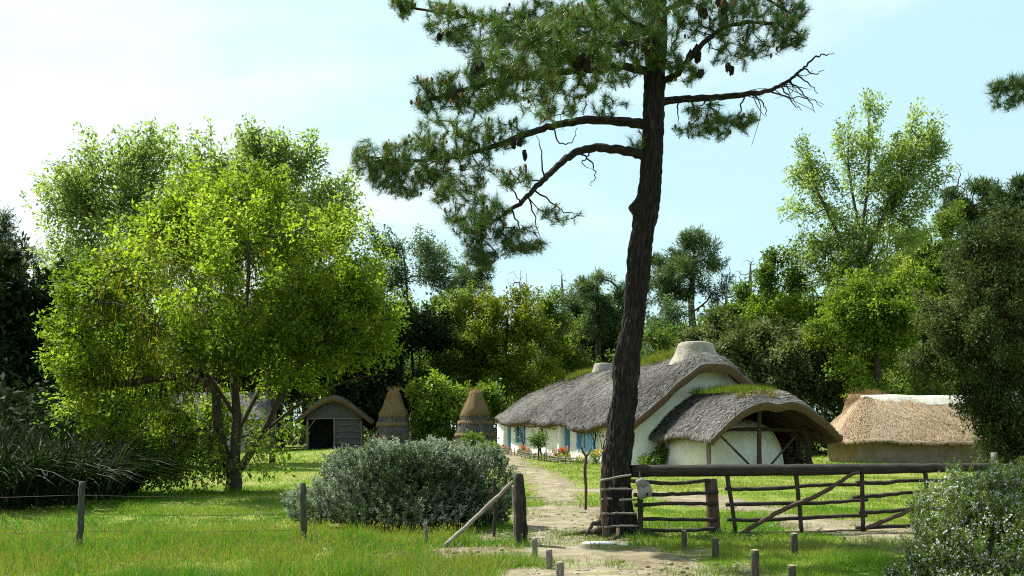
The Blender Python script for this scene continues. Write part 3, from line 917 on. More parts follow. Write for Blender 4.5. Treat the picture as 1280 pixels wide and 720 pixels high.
def tufts(mb, r, C, n_per, spread, L, Wd, tint=(0, 1), lean=.6):
    n = len(C) * n_per
    P = np.repeat(C, n_per, 0) + r.normal(size=(n, 3)) * np.asarray(spread)
    a = r.uniform(0, 2 * PI, n); k = r.uniform(0, lean, n)
    D = unit(np.stack([np.cos(a) * k, np.sin(a) * k, np.ones(n)], -1))
    b = r.uniform(0, PI, n)
    mb.blades(P, D, np.stack([np.cos(b), np.sin(b), np.zeros(n)], -1), L * r.uniform(.4, 1.3, n), Wd * r.uniform(.6, 1.4, n), r.uniform(*tint, n))

def stick(mb, pts, rad, seed=0, sides=7, wob=.08, n=5, jit=.0):
    """a rough pole through the points"""
    P = smooth_path(pts, n)
    g = np.random.default_rng(seed)
    if jit:
        P[1:-1] += g.normal(size=(len(P) - 2, 3)) * jit
    rr = np.interp(np.linspace(0, 1, len(P)), np.linspace(0, 1, len(np.atleast_1d(rad))), np.atleast_1d(rad))
    rr = rr * (1 + wob * g.normal(size=len(P)))
    mb.tube(P, rr, sides, tint=.5)

# ---------- the long cottage
cot = thing("cottage", "long low whitewashed cottage with grey thatched roof and blue shutters behind the tall pine", "cottage", HOUSE_A, HOUSE_ROT)
LEN, WID = 18.2, 6.6
gz = lambda s: .40 * max(0, s - 4) / 14.0          # the ground climbs towards the far end
def eave(s):
    return 1.72 + .015 * s + .10 * math.exp(-((s - .6) / 1.2) ** 2)
def ridge(s):
    return 4.72 - .030 * s + .05 * math.sin(s * .7)
def wave(x, s):
    if x > 0: return 0.0
    return .09 * math.sin(s * 1.15 + .6) + .16 * math.exp(-((s - 7.6) / 1.1) ** 2) + .10 * math.exp(-((s - 14.6) / 1.0) ** 2)
th_m, bits = MB(), MB()
thatch(th_m, bits, WID / 2, -.75, LEN - 4.2, WID / 2 + .42, eave, ridge, th=.36, bulge=1.28, hip1=4.9, pw=2.9, verge=.7, vdrop=.34, lump=.055, seed=1, eave_wave=wave, n_bits=46000, bit=(.30, .024))
roof = th_m.build("roof", [M['thatch'], M['thatch_cut']], cot)
bits.build("loose_reed", M['straw_bits'], roof)["kind"] = "stuff"
# chimney stump of clay at the gable, a second one further back
def chimney(s, h, r0, r1, seed, lab):
    m_ = MB()
    zc = ridge(s) - .45
    zz = np.array([-.25, 0, .25, .5, .75, .9, .98, 1.0, 1.0, .93])
    f = np.array([1.25, 1.12, 1.0, .9, .82, .77, .70, .55, .3, .25])
    ph = np.linspace(0, 2 * PI, 22, endpoint=False)
    P = np.stack(np.broadcast_arrays(WID / 2 + np.cos(ph)[None] * (r1 + (r0 - r1) * (f[:, None])) * f[:, None] ** .3, s + np.sin(ph)[None] * (r1 + (r0 - r1) * f[:, None]) * .8 * f[:, None] ** .3, zc + zz[:, None] * (h + .45)), -1)
    P[-3:, :, 0] = WID / 2 + (P[-3:, :, 0] - WID / 2) * np.array([.75, .45, .40])[:, None]
    P[-3:, :, 1] = s + (P[-3:, :, 1] - s) * np.array([.75, .45, .40])[:, None]
    P += .035 * Noise(seed)(P, 2.2)[..., None]
    m_.grid(P, wrap=True)
    c = m_.verts(P[-1].mean(0)[None] - A3(0, 0, .1)); k = np.arange(22)
    m_.tris(np.stack([np.full(22, c), c - 22 + k, c - 22 + (k + 1) % 22], -1))
    o = m_.build("chimney", M['chimney'], roof); o["label"] = lab
chimney(.75, .32, .98, .32, 5, "wide clay chimney stump above the gable")
chimney(10.4, .22, .60, .22, 6, "smaller clay chimney stump half hidden by the pine trunk")
r = np.random.default_rng(31)
rg = MB()
c = np.stack([WID / 2 + r.normal(size=520) * .30 - .36, r.uniform(1.6, 13.0, 520), np.zeros(520)], -1)
dens = Noise(8)(c * A3(0, 1, 0), .8) > -.6
c = c[dens]
c[:, 2] = [ridge(q[1]) - .17 - abs(q[0] - WID / 2) * .22 for q in c]
tufts(rg, r, c, 30, (.10, .16, .03), .34, .020)
rg.build("ridge_grass", M['roof_grass'], roof)["kind"] = "stuff"
# walls
wm = MB()
D1, D2 = (6.66, 7.42, -.3, 1.62), (14.85, 15.55, .15, 1.78)
WN, WF = (4.62, 5.12, .56, 1.50), (13.05, 13.6, .74, 1.56)
wall_grid(wm, (0, 0, 0), (0, 1, 0), (0, 0, 1), (-1, 0, 0), (0, LEN - 1.0), (-.3, 1.86), [D1, D2, WN, WF], .5, seed=1)
gtop = lambda v: 1.95 + (ridge(0) - .42 - 1.95) * (1 - min(1, abs(v - WID / 2) / (WID / 2)) ** 1.28)
wall_grid(wm, (0, 0, 0), (1, 0, 0), (0, 0, 1), (0, -1, 0), (0, WID), (-.4, 2.0), [], .4, seed=2, top=gtop)
wall_grid(wm, (WID, 0, 0), (0, 1, 0), (0, 0, 1), (1, 0, 0), (0, LEN - 1.0), (-.3, 1.9), [], .4, seed=3)
ph = np.linspace(-PI / 2, PI / 2, 15)
far = np.stack([WID / 2 + WID / 2 * np.sign(np.sin(ph)) * np.abs(np.sin(ph)) ** .8, LEN - 1.0 + .9 * np.abs(np.cos(ph)) ** .8], -1)
wm.grid(np.stack([np.concatenate([far, np.full((15, 1), z)], 1) for z in (-.3, .3, .9, 1.5, 1.95)], 0))
wall_o = wm.build("wall", M['white'], cot)
# rounded white buttress beside each door
for s in (7.62, 15.8):
    bm = MB()
    prof = np.linspace(-PI / 2, PI / 2, 9)
    cols = []
    for z, k in ((-.35, 1.25), (.3, 1.1), (1.0, 1.0), (1.6, .9), (1.9, .8)):
        cols.append(np.stack([.06 - .24 * k * np.cos(prof), s + .20 * np.sin(prof) * k, np.full(9, z + gz(s) * .5)], -1))
    bm.grid(np.array(cols), flip=True)
    bm.build("buttress", M['white'], cot)
def door(h, lab, matn):
    m_ = MB()
    for k in range(4):
        a = h[0] + .05 + (h[1] - h[0] - .1) * k / 4
        m_.box((.30, a + .004, h[2] + .02), (.335, a + (h[1] - h[0] - .1) / 4 - .004, h[3] - .04))
    d = m_.build("door", M[matn], cot, smooth=False); d["label"] = lab
    f = MB()
    f.box((.05, h[0] - .0, h[2]), (.40, h[0] + .05, h[3])); f.box((.05, h[1] - .055, h[2]), (.40, h[1], h[3])); f.box((.05, h[0] + .05, h[3] - .05), (.40, h[1] - .055, h[3]))
    f.build("door_frame", M['blue'], d, smooth=False)
    hm = MB(); hm.blob((.28, h[0] + .13, .95 + h[2] * .3), (.022, .022, .04)); hm.build("handle", M['wood_dark'], d)
door(D1, "blue framed door between the two windows", 'blue_grey')
door(D2, "blue door at the far end of the wall", 'blue_grey')
def window(h, near, far_, lab):
    f = MB(); t = .05
    f.box((.06, h[0], h[2]), (.12, h[0] + t, h[3])); f.box((.06, h[1] - t, h[2]), (.12, h[1], h[3]))
    f.box((.06, h[0] + t, h[2]), (.12, h[1] - t, h[2] + t)); f.box((.06, h[0] + t, h[3] - t), (.12, h[1] - t, h[3]))
    mz = (h[2] + h[3]) / 2
    f.box((.065, h[0] + t, mz - .02), (.115, h[1] - t, mz + .02))
    w = f.build("window", M['blue'], cot, smooth=False); w["label"] = lab
    g = MB(); g.box((.13, h[0] + .01, h[2] + .01), (.14, h[1] - .01, h[3] - .01)); g.build("pane", M['glass'], w, smooth=False)
    si = MB(); si.box((-.10, near - .02, h[2] - .075), (.04, h[1] + .06, h[2] - .012)); si.build("sill", M['blue'], w, smooth=False)
    for (a, b, mt) in ((near, h[0] - .02, 'blue'), (h[1] + .02, far_, 'blue_dark')):
        s_ = MB()
        n = 4
        for k in range(n):
            q0 = a + (b - a) * k / n; q1 = a + (b - a) * (k + 1) / n
            s_.box((-.075, q0 + .003, h[2] - .01), (-.045, q1 - .003, h[3] + .02))
        for z in (h[2] + .15, h[3] - .17):
            s_.box((-.098, a + .02, z), (-.076, b - .02, z + .07))
        # brace
        P = np.array([(-.096, a + .04, h[2] + .24), (-.096, a + .12, h[2] + .24), (-.096, b - .04, h[3] - .19), (-.096, b - .12, h[3] - .19)])
        s_.quads(s_.verts(P) + np.array([(0, 1, 2, 3)]))
        s_.build("shutter", M[mt], w, smooth=False)
window(WN, 3.70, 5.62, "shuttered window beside the pine trunk")
window(WF, 12.72, 14.0, "small shuttered window near the far end")
# the bread oven under the porch
om = MB()
th_ = np.linspace(0, PI / 2 + .35, 16)[:, None]; ph = np.linspace(0, 2 * PI, 40, endpoint=False)[None]
sp = lambda v, e: np.sign(v) * np.abs(v) ** e
P = np.stack(np.broadcast_arrays(3.30 + 2.25 * sp(np.sin(th_), .6) * sp(np.cos(ph), .85), -1.5 + 2.30 * sp(np.sin(th_), .6) * sp(np.sin(ph), .85), -.35 + 2.25 * sp(np.cos(th_), .85)), -1)
P = P + .03 * N2(P, 1.3)[..., None]
om.grid(P, wrap=True, flip=True)
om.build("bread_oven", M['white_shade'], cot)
# porch
PX = 3.56
pe = lambda s: 1.30 + .03 * math.sin(s * 2)
pr = lambda s: 3.12 + .03 * s
def pwave(x, s):
    lift = .0
    if x < 0: lift = .14 * math.exp(-((s + 2.7) / 1.2) ** 2) - .05 * math.exp(-((s + 5.0) / .9) ** 2)
    return lift
pm, pb = MB(), MB()
thatch(pm, pb, PX, -5.0, -.06, 2.72, pe, pr, th=.30, bulge=1.75, verge=1.3, vdrop=.42, back_drop=False, lump=.05, seed=2, eave_wave=pwave, n_bits=16000, bit=(.26, .024), nr=22)
porch = pm.build("porch", [M['thatch'], M['thatch_cut']], cot)
porch["label"] = "open thatched porch built against the gable"
pb.build("loose_reed", M['straw_bits'], porch)["kind"] = "stuff"
g2 = MB()
c = np.stack([PX + r.normal(size=150) * .5 - .1, r.uniform(-4.2, -.3, 150), np.zeros(150)], -1)
c[:, 2] = [pr(q[1]) - .10 - .10 * abs(q[0] - PX) - (.30 * max(0, (-3.6 - q[1]) / 1.3) ** 2) for q in c]
tufts(g2, r, c, 34, (.10, .12, .02), .27, .016, (0, .6))
g2.build("ridge_grass", M['roof_grass'], porch)["kind"] = "stuff"
g3 = MB()
c = np.stack([PX + r.uniform(-1.05, .9, 170), r.uniform(-4.75, -3.9, 170), np.zeros(170)], -1)
c[:, 2] = [pr(q[1]) - .16 - .42 * ((q[0] - PX) / 1.9) ** 2 - .36 * max(0, (-3.8 - q[1]) / 1.25) ** 2 for q in c]
leaf_cloud(r, g3, c, 16, .05, .085, .05, r.uniform(.1, .9, len(c)), droop=-.3)
g3.build("roof_plants", M['sedum'], porch)["kind"] = "stuff"
def pole(name, pts, rad, mt, parent, seed=0, **k):
    m_ = MB(); stick(m_, pts, rad, seed, **k); return m_.build(name, M[mt], parent)
pole("post", [(1.05, -4.35, -.45), (1.08, -4.35, .5), (1.08, -4.36, .85), (1.16, -4.38, 1.06)], (.115, .095, .09, .10), 'wood_grey', porch, 1)
pole("post", [(1.15, -.55, -.3), (1.12, -.55, .8), (1.1, -.5, 1.5)], (.10, .09, .08), 'wood_brown', porch, 2)
pole("post", [(3.34, -4.15, -.4), (3.32, -4.15, 1.2), (3.36, -4.15, 2.45)], (.10, .09, .08), 'wood_brown', porch, 3)
pole("post", [(5.52, -4.2, -.4), (5.44, -4.2, .5), (5.40, -4.2, 1.0), (5.18, -4.2, 1.55)], (.14, .125, .115, .10), 'wood_dark', porch, 4)
pole("post", [(5.6, -.5, -.3), (5.6, -.5, 1.5)], (.10, .09), 'wood_dark', porch, 5)
pole("tie_beam", [(1.45, -4.1, 1.42), (3.3, -4.06, 1.46), (5.7, -4.1, 1.40)], (.065, .07, .065), 'wood_dark', porch, 6)
pole("rafter", [(1.3, -4.45, 1.28), (2.3, -4.45, 2.0), (3.45, -4.4, 2.52)], (.05, .05), 'wood_dark', porch, 7)
pole("rafter", [(5.85, -4.45, 1.22), (4.8, -4.45, 2.0), (3.6, -4.4, 2.52)], (.05, .05), 'wood_dark', porch, 8)
for sgn in (-1, 1):
    for s in (-2.9, -1.4):
        pole("rafter", [(PX + sgn * 2.5, s, 1.15), (PX + sgn * 1.3, s, 2.2), (PX, s, 2.62)], (.05, .05), 'wood_dark', porch, 20 + int(s * 3) + sgn)
pole("brace", [(1.5, -4.22, 1.36), (2.9, -4.25, .1)], (.042, .04), 'wood_brown', porch, 9)
pole("brace", [(5.05, -4.05, 1.28), (3.9, -4.0, .1)], (.045, .04), 'wood_brown', porch, 10)
pole("brace", [(4.0, -1.2, .75), (5.6, -3.2, -.05)], (.04, .04), 'wood_dark', porch, 11)

def wpt(v, s, z=0.0):
    c_, s_ = math.cos(HOUSE_ROT), math.sin(HOUSE_ROT)
    return A3(HOUSE_A[0] + v * c_ - s * s_, HOUSE_A[1] + v * s_ + s * c_, z)

# a dark heap of firewood under the porch, a rail fence behind it
p = wpt(6.15, -1.6)
heap = thing("firewood_pile", "dark heap of stacked firewood at the right side of the porch beside the oven", "firewood", (p[0], p[1], float(gh(p[0], p[1]))), HOUSE_ROT)
m_ = MB()
for row in range(8):
    for k in range(9 - row // 3):
        z = .08 + row * .145
        a = -.6 + k * .15 + (row % 2) * .07
        m_.tube([(a + r.normal() * .015, -.45 + r.normal() * .05, z), (a + r.normal() * .02, .45 + r.normal() * .05, z)], .075 * r.uniform(.85, 1.1), 7)
m_.build("logs", M['wood_dark'], heap)["kind"] = "stuff"
p = wpt(7.3, 2.0)
rf = thing("rail_fence", "short grey rail fence seen through the porch opening", "fence", (p[0], p[1], float(gh(p[0], p[1]))), 0)
for k, x in enumerate((-.7, .7)):
    pole("post", [(x, 0, -.2), (x + .03, 0, 1.35)], (.06, .05), 'wood_grey', rf, k)
for k, z in enumerate((.98, 1.25)):
    pole("rail", [(-.9, -.07, z), (0, -.07, z + .03), (1.0, -.07, z - .01)], (.045, .04), 'wood_pale', rf, k + 5)

# vines trained on the front wall
def vine(s, pts, label, seed, gl=0):
    p = wpt(-.12, s)
    o = thing("vine", label, "vine", (p[0], p[1], float(gh(p[0], p[1]))), HOUSE_ROT, group="vines trained on the cottage wall")
    m_ = MB()
    for path, rr in pts:
        stick(m_, [(-.03 - .02 * (k % 2), a, b) for k, (a, b) in enumerate(path)], rr, seed, 6, n=4, jit=.012)
    m_.build("stem", M['wood_dark'], o)
    l_ = MB()
    g = np.random.default_rng(seed)
    C = np.array([(-.08, a, b) for path, rr in pts for a, b in path[1:]])
    leaf_cloud(g, l_, C, 9, .10, .10, .085, np.full(len(C), .45))
    l_.build("leaves", M['l_mid'], o)
vine(9.9, [([(0, -.1), (.1, .5), (-.15, 1.0), (-.05, 1.38)], (.05, .035)), ([(-.05, 1.36), (-.9, 1.44), (-1.7, 1.40), (-2.2, 1.5)], (.03, .015)), ([(-.05, 1.36), (.8, 1.42), (1.9, 1.38), (3.2, 1.45)], (.03, .015))], "dark forked vine on the white wall between the far window and the middle door", 1)
vine(12.0, [([(0, -.1), (.5, .5), (.9, .95), (1.6, 1.2)], (.035, .015)), ([(.6, .6), (1.5, .7)], (.02, .01))], "thin slanting vine on the white wall under the small far window", 2)
vine(3.25, [([(0, -.1), (.1, .6), (.05, 1.2), (.25, 1.55)], (.045, .02)), ([(.05, 1.1), (-.4, 1.5)], (.02, .012)), ([(.2, .8), (.45, 1.35)], (.02, .012))], "dark vine climbing the wall beside the pine trunk", 3)
vine(2.6, [([(0, -.1), (-.2, .7), (-.6, 1.5)], (.035, .015)), ([(-.1, .5), (.2, 1.2)], (.02, .01))], "vine half hidden behind the pine trunk", 4)

# ---------- clay walled barn on the right
bx, by = 17.5, 48.9
barn = thing("barn", "low clay walled barn with tan thatched roof and pale ridge on the right", "barn", (bx, by, float(gh(bx, by))), -PI / 2 + .03)
# local x = across (towards the camera is +x after the turn), local y = along
bm_, bb_ = MB(), MB()
BW = 2.55
thatch(bm_, bb_, 0, -1.95, 2.4, BW, lambda s: .98 + .03 * math.sin(s * 1.1) - .015 * s, lambda s: 3.02 - .015 * s, th=.22, bulge=1.12, hip0=1.75, hip1=1.5, pw=4.5, lump=.03, seed=4, n_bits=22000, bit=(.20, .018))
broof = bm_.build("roof", [M['thatch_new'], M['thatch_cut']], barn)
bb_.build("loose_reed", M['straw_new'], broof)["kind"] = "stuff"
cm = MB()
ss = np.linspace(-2.15, 2.55, 40); q = np.linspace(-1, 1, 13)
P = np.stack(np.broadcast_arrays(q[None] * .70 * (1 + .04 * N1(np.stack([ss, ss * 0], -1), 3))[:, None], ss[:, None], 3.02 - .015 * ss[:, None] + .03 - np.abs(q[None]) ** 1.3 * .55 - .14 * np.exp(-(q[None] / .25) ** 2)), -1)
P = P + .02 * N2(P, 2.2)[..., None]
cm.grid(P)
for i in (0, -1):
    e = P[i]; low_ = e - A3(0, 0, .12)
    cm.grid(np.stack([e, low_], 0), flip=(i == 0))
for j in (0, -1):
    e = P[:, j]; cm.grid(np.stack([e, e - A3(0, 0, .07)], 0), flip=(j == 0))
cm.build("ridge_cap", M['ridge_clay'], broof)
wm = MB()
for (P0, U, nn, ln, sd) in (((2.0, -3.1, 0), (0, 1, 0), (1, 0, 0), 6.55, 1), ((-2.0, -3.1, 0), (0, 1, 0), (-1, 0, 0), 6.55, 2), ((-2.0, -3.1, 0), (1, 0, 0), (0, -1, 0), 4.0, 3), ((-2.0, 3.45, 0), (1, 0, 0), (0, 1, 0), 4.0, 4)):
    wall_grid(wm, P0, U, (0, 0, 1), nn, (0, ln), (-.3, 1.05), [], .3, wob=.03, seed=sd + 10)
wm.build("wall", M['cob'], barn)

# golden reed stack behind the barn
Ys = 54.0
px = 1084
sx_ = (px - 640) / FPX * Ys
st = thing("reed_stack", "golden stack of dry reeds rising behind the left end of the barn roof", "reed stack", (sx_, Ys, 0))
m_ = MB()
zz = np.linspace(0, 1, 9)[:, None]; ph = np.linspace(0, 2 * PI, 26, endpoint=False)[None]
rad = (1.35 - .55 * zz ** 2.2) * (1 + .08 * np.sin(ph * 5))
P = np.stack(np.broadcast_arrays(np.cos(ph) * rad, np.sin(ph) * rad, zz * 3.0 + .12 * np.cos(ph * 2)), -1)
m_.grid(P, wrap=True)
c_ = m_.verts(A3(0, 0, 3.15)[None]); k = np.arange(26); m_.tris(np.stack([c_ - 26 + k, c_ - 26 + (k + 1) % 26, np.full(26, c_)], -1))
m_.build("stack", M['reed_gold'], st)
l_ = MB()
n = 5000
a = r.uniform(0, 2 * PI, n); z = r.uniform(0, 3.1, n); rr = (1.38 - .55 * (z / 3) ** 2.2) * np.where(z > 2.8, r.uniform(0, 1, n), 1)
Q = np.stack([np.cos(a) * rr, np.sin(a) * rr, z], -1); Nn = np.stack([np.cos(a), np.sin(a), np.full(n, .3)], -1)
l_.leaves(Q, unit(np.stack([np.cos(a) * .3, np.sin(a) * .3, np.where(z > 2.5, 1.0, -.9)], -1) + r.normal(size=(n, 3)) * .22), Nn, .4 * r.uniform(.4, 1.2, n), .02, r.uniform(0, 1, n))
l_.build("loose_reed", M['gold_bits'], st)["kind"] = "stuff"

# ---------- conical reed huts
def cone_hut(px, base_py, Y, halfw, top_py, label, seed, lean=0.0):
    x = (px - 640) / FPX * Y
    z0 = float(gh(x, Y))
    o = thing("reed_hut", label, "reed hut", (x, Y, z0 - .05), seed * .9, group="conical reed huts")
    R = halfw / FPX * Y; H = EYE - (top_py - HOR) / FPX * Y - z0 + .05
    ph = np.linspace(0, 2 * PI, 40, endpoint=False)[None]
    def ring(zs, rs, mat, nm, par):
        m_ = MB()
        zs, rs = np.array(zs)[:, None], np.array(rs)[:, None]
        P = np.stack(np.broadcast_arrays(np.cos(ph) * rs * R, np.sin(ph) * rs * R, zs * H + .02 * np.sin(ph * 9)), -1)
        P = P + (.05 * Noise(seed + 3)(P, 1.6) + .025 * Noise(seed + 5)(P, 5))[..., None] * A3(1, 1, .3)
        P[..., 0] += lean * zs
        m_.grid(P, wrap=True)
        if zs[-1, 0] > .97:
            c_ = m_.verts(P[-1].mean(0)[None]); k = np.arange(40); m_.tris(np.stack([c_ - 40 + k, c_ - 40 + (k + 1) % 40, np.full(40, c_)], -1))
        return m_.build(nm, M[mat], par)
    body = ring([0, .12, .22, .38, .50, .58], [1.0, .985, .96, .86, .74, .66], 'reed', "reed_wall", o)
    ring([.54, .60, .70, .82, .93, 1.0], [.74, .73, .60, .44, .33, .26], 'reed_gold', "cap", o)
    for zc, rc in ((.20, 1.0), (.42, .86)):
        zz = np.linspace(-.035, .035, 5); ring(list(zc + zz), list(rc - zz * .9 + .05 * np.cos(zz / .035 * PI / 2)), 'reed_gold', "binding", o)
    l_ = MB(); g = np.random.default_rng(seed)
    n = 3500
    a = g.uniform(0, 2 * PI, n); zf = g.uniform(.02, 1.0, n)
    rr = np.interp(zf, [0, .22, .38, .55, .60, .70, .82, 1.0], [1.0, .97, .87, .72, .74, .61, .45, .27]) * R + .01
    Q = np.stack([np.cos(a) * rr + lean * zf, np.sin(a) * rr, zf * H], -1)
    Nn = np.stack([np.cos(a), np.sin(a), np.full(n, .3)], -1)
    D = unit(np.stack([np.cos(a) * .35, np.sin(a) * .35, np.full(n, -1.0)], -1) + g.normal(size=(n, 3)) * .16)
    up_ = zf > .97
    D[up_] = unit(Nn[up_] * .3 + A3(0, 0, 1) + g.normal(size=(up_.sum(), 3)) * .3)
    gold = zf > .57
    l_.mat = 0
    l_.leaves(Q[gold], D[gold], Nn[gold], .3 * g.uniform(.4, 1.2, gold.sum()), .02, g.uniform(0, 1, gold.sum()), mat=1)
    l_.leaves(Q[~gold], D[~gold], Nn[~gold], .35 * g.uniform(.4, 1.2, (~gold).sum()), .02, g.uniform(0, .7, (~gold).sum()), mat=0)
    l_.build("loose_reed", [M['straw_bits'], M['gold_bits']], o)["kind"] = "stuff"
cone_hut(594, 556, 66, 25, 488, "conical reed hut with golden cap close to the left end of the cottage", 1, .05)
cone_hut(492, 556, 70, 23, 487, "darker conical reed hut standing in the shade behind the big silvery shrub", 2, -.05)

# ---------- little thatched A-frame shed
Yh = 72.0
hx = (417 - 640) / FPX * Yh
shed = thing("reed_shed", "small open reed walled shed with pitched thatch roof left of the conical huts", "shed", (hx, Yh, float(gh(hx, Yh))), .10)
sm_, sb_ = MB(), MB()
thatch(sm_, sb_, 0, 0, 4.2, 2.42, lambda s: 1.92, lambda s: 3.68, th=.28, bulge=1.12, verge=.4, vdrop=.10, lump=.03, seed=7, n_bits=6000)
sroof = sm_.build("roof", [M['thatch'], M['thatch_cut']], shed)
sb_.build("loose_reed", M['straw_bits'], sroof)["kind"] = "stuff"
m_ = MB()
top = lambda x: 1.75 + (3.25 - 1.75) * (1 - min(1, abs(x) / 2.3) ** 1.1)
wall_grid(m_, (-1.75, .55, 0), (1, 0, 0), (0, 0, 1), (0, -1, 0), (0, 3.5), (-.2, 1.0), [], .1, seed=31, top=lambda u: top(u - 1.75)) if False else None
def panel(x0_, x1_, z0_, topf, y_, n=16):
    xs = np.linspace(x0_, x1_, n)
    P = np.stack([np.stack([xs, np.full(n, y_), np.full(n, z0_)], -1), np.stack([xs, np.full(n, y_), np.array([topf(q) for q in xs])], -1)], 0)
    m_.grid(P); m_.grid(P + A3(0, .08, 0), flip=True)
panel(.02, 1.75, -.1, top, .55)
panel(-1.75, .02, 1.98, lambda q: max(1.99, top(q)), .55)
for x_ in (-1.75, 1.75):
    P = np.array([[(x_, .55, -.1), (x_, 4.0, -.1)], [(x_, .55, 1.7), (x_, 4.0, 1.7)]], float); m_.grid(P); m_.grid(P + A3(.06 * np.sign(-x_), 0, 0), flip=True)
P = np.array([[(-1.75, 4.0, -.1), (1.75, 4.0, -.1)], [(-1.75, 4.0, 1.9), (1.75, 4.0, 1.9)]], float); m_.grid(P)
m_.build("reed_wall", M['reed'], shed)
for k, z in enumerate((.35, .75, 1.15, 1.55)):
    pole("batten", [(.05, .50, z), (.9, .49, z + .03), (1.75, .50, z)], (.025, .025), 'wood_grey', shed, k)
pole("post", [(-1.68, .42, -.1), (-1.70, .42, 1.9)], (.085, .075), 'wood_grey', shed, 5)
pole("post", [(.02, .46, -.1), (.02, .46, 2.0)], (.06, .05), 'wood_grey', shed, 6)
pole("post", [(1.78, .46, -.1), (1.76, .46, 1.85)], (.07, .06), 'wood_grey', shed, 7)
pole("lintel", [(-1.8, .47, 1.97), (0, .46, 2.0), (1.8, .47, 1.97)], (.05, .05), 'wood_grey', shed, 8)
pole("brace", [(-1.66, .44, 1.25), (-1.5, .44, 1.5), (-1.2, .44, 1.95)], (.03, .03), 'wood_grey', shed, 9)

# ---------- white outbuilding behind the leafy tree
Yw = 76.0
x0_ = (240 - 640) / FPX * Yw; x1_ = (346 - 640) / FPX * Yw
ob = thing("outbuilding", "whitewashed outbuilding with dark thatched roof half hidden behind the leafy green tree", "outbuilding", ((x0_ + x1_) / 2, Yw, 0), -PI / 2)
om_, ob_ = MB(), MB()
hl = (x1_ - x0_) / 2
thatch(om_, ob_, 2.4, -hl - .4, hl + .4, 2.9, lambda s: 2.05, lambda s: 4.0, th=.25, bulge=1.15, verge=.4, vdrop=.12, lump=.04, seed=9, n_bits=5000)
orf = om_.build("roof", [M['thatch'], M['thatch_cut']], ob)
ob_.build("loose_reed", M['straw_bits'], orf)["kind"] = "stuff"
wm = MB()
wall_grid(wm, (4.8, -hl, 0), (0, 1, 0), (0, 0, 1), (1, 0, 0), (0, 2 * hl), (-.2, 2.1), [(2.2, 2.95, -.2, 1.75), (3.9, 4.6, .8, 1.55)], .3, seed=41)
for yy, nn in ((-hl, -1), (hl, 1)):
    wall_grid(wm, (0, yy, 0), (1, 0, 0), (0, 0, 1), (0, nn, 0), (0, 4.8), (-.2, 2.0), [], .3, seed=42, top=lambda v: 2.0 + 1.6 * (1 - min(1, abs(v - 2.4) / 2.4) ** 1.15))
wm.build("wall", M['lime_shaded'], ob)
m_ = MB(); m_.box((4.52, -hl + 2.2, -.2), (4.56, -hl + 2.95, 1.75)); m_.build("door", M['wood_dark'], ob, smooth=False)
m_ = MB(); m_.box((4.60, -hl + 3.9, .8), (4.63, -hl + 4.6, 1.55)); w_ = m_.build("window", M['glass'], ob, smooth=False)
m_ = MB()
for a in (0, .34, .66):
    m_.box((4.64, -hl + 3.9 + a, .8), (4.68, -hl + 3.94 + a, 1.55))
m_.build("glazing_bars", M['wood_grey'], w_, smooth=False)

# dark reed screen between the two conical huts
Yf = 74.0
xs = np.linspace((517 - 640) / FPX * Yf, (563 - 640) / FPX * Yf, 40)
scr = thing("reed_screen", "dark reed fence screen standing in shade between the two conical huts", "fence", (xs.mean(), Yf, float(gh(xs.mean(), Yf))))
m_ = MB()
for x_ in xs - xs.mean():
    m_.tube([(x_, r.normal() * .02, -.1), (x_ + r.normal() * .03, 0, 1.55 + r.normal() * .08)], .034, 5)
m_.build("reeds", M['reed'], scr)
for k, z in enumerate((.4, 1.2)):
    pole("rail", [(xs[0] - xs.mean(), -.06, z), (xs[-1] - xs.mean(), -.06, z)], .03, 'wood_dark', scr, k)
# ------------------------------------------------------------------ the swing gate under its long counterweight log
YG = 16.3
def gp(px, py, dy=0.0):
    return W(px, py, YG) + A3(0, dy, 0)
g0 = gp(890, 672); g0[2] = float(gh(g0[0], g0[1]))
gate = thing("swing_gate", "dark rustic pole gate hung from a long thick log across the right side", "gate", g0)
def gpole(name, pix, rad, mt, par, seed, org=g0, dy=0.0, jit=.004, sides=8, n=5, wob=.05):
    m_ = MB()
    dys = np.linspace(dy[0], dy[1], len(pix)) if isinstance(dy, tuple) else np.full(len(pix), dy)
    stick(m_, [gp(a, b, d_) - org for (a, b), d_ in zip(pix, dys)], rad, seed, sides, wob, n, jit)
    return m_.build(name, M[mt], par)
gpole("top_log", [(789, 589), (900, 588), (1010, 587), (1120, 585.5), (1246, 584)], (.090, .088, .082, .074, .058), 'wood_dark', gate, 1, sides=14, n=8, wob=.025)
for k, pix in enumerate(([(908.5, 592), (920, 669)], [(994.5, 592), (1003, 672)], [(1077, 590), (1078, 670)], [(1155.5, 588), (1160, 668)], [(1222, 586), (1226, 668)])):
    gpole("upright", pix, (.034, .030), 'wood_dark', gate, 10 + k, dy=-.02)
rails = ([(907, 610.6), (925, 612), (968, 610.5), (1040, 606), (1077, 607)], [(908, 631), (990, 629.5), (1040, 628), (1086, 625)], [(910, 649.5), (960, 650), (1040, 646), (1085, 644.5)], [(912, 668), (960, 667), (1030, 665.5), (1083, 663.5)],
         [(1072, 604), (1110, 604), (1135, 601.5), (1230, 600)], [(1068, 622.8), (1110, 619), (1140, 616.7), (1232, 613)], [(1076, 641.5), (1110, 640), (1140, 637.5), (1232, 634)], [(1072, 660.5), (1133, 658), (1232, 652)])
for k, pix in enumerate(rails):
    gpole("rail", pix, (.031, .029, .025), 'wood_dark', gate, 30 + k, dy=.045 + (.05 if k > 3 else 0))
b_ = gpole("brace", [(922, 669), (961, 645), (988, 632), (1022, 618), (1040, 607), (1064, 592), (1072, 591)], (.036, .034, .03, .026), 'wood_brown', gate, 50, dy=-.075)
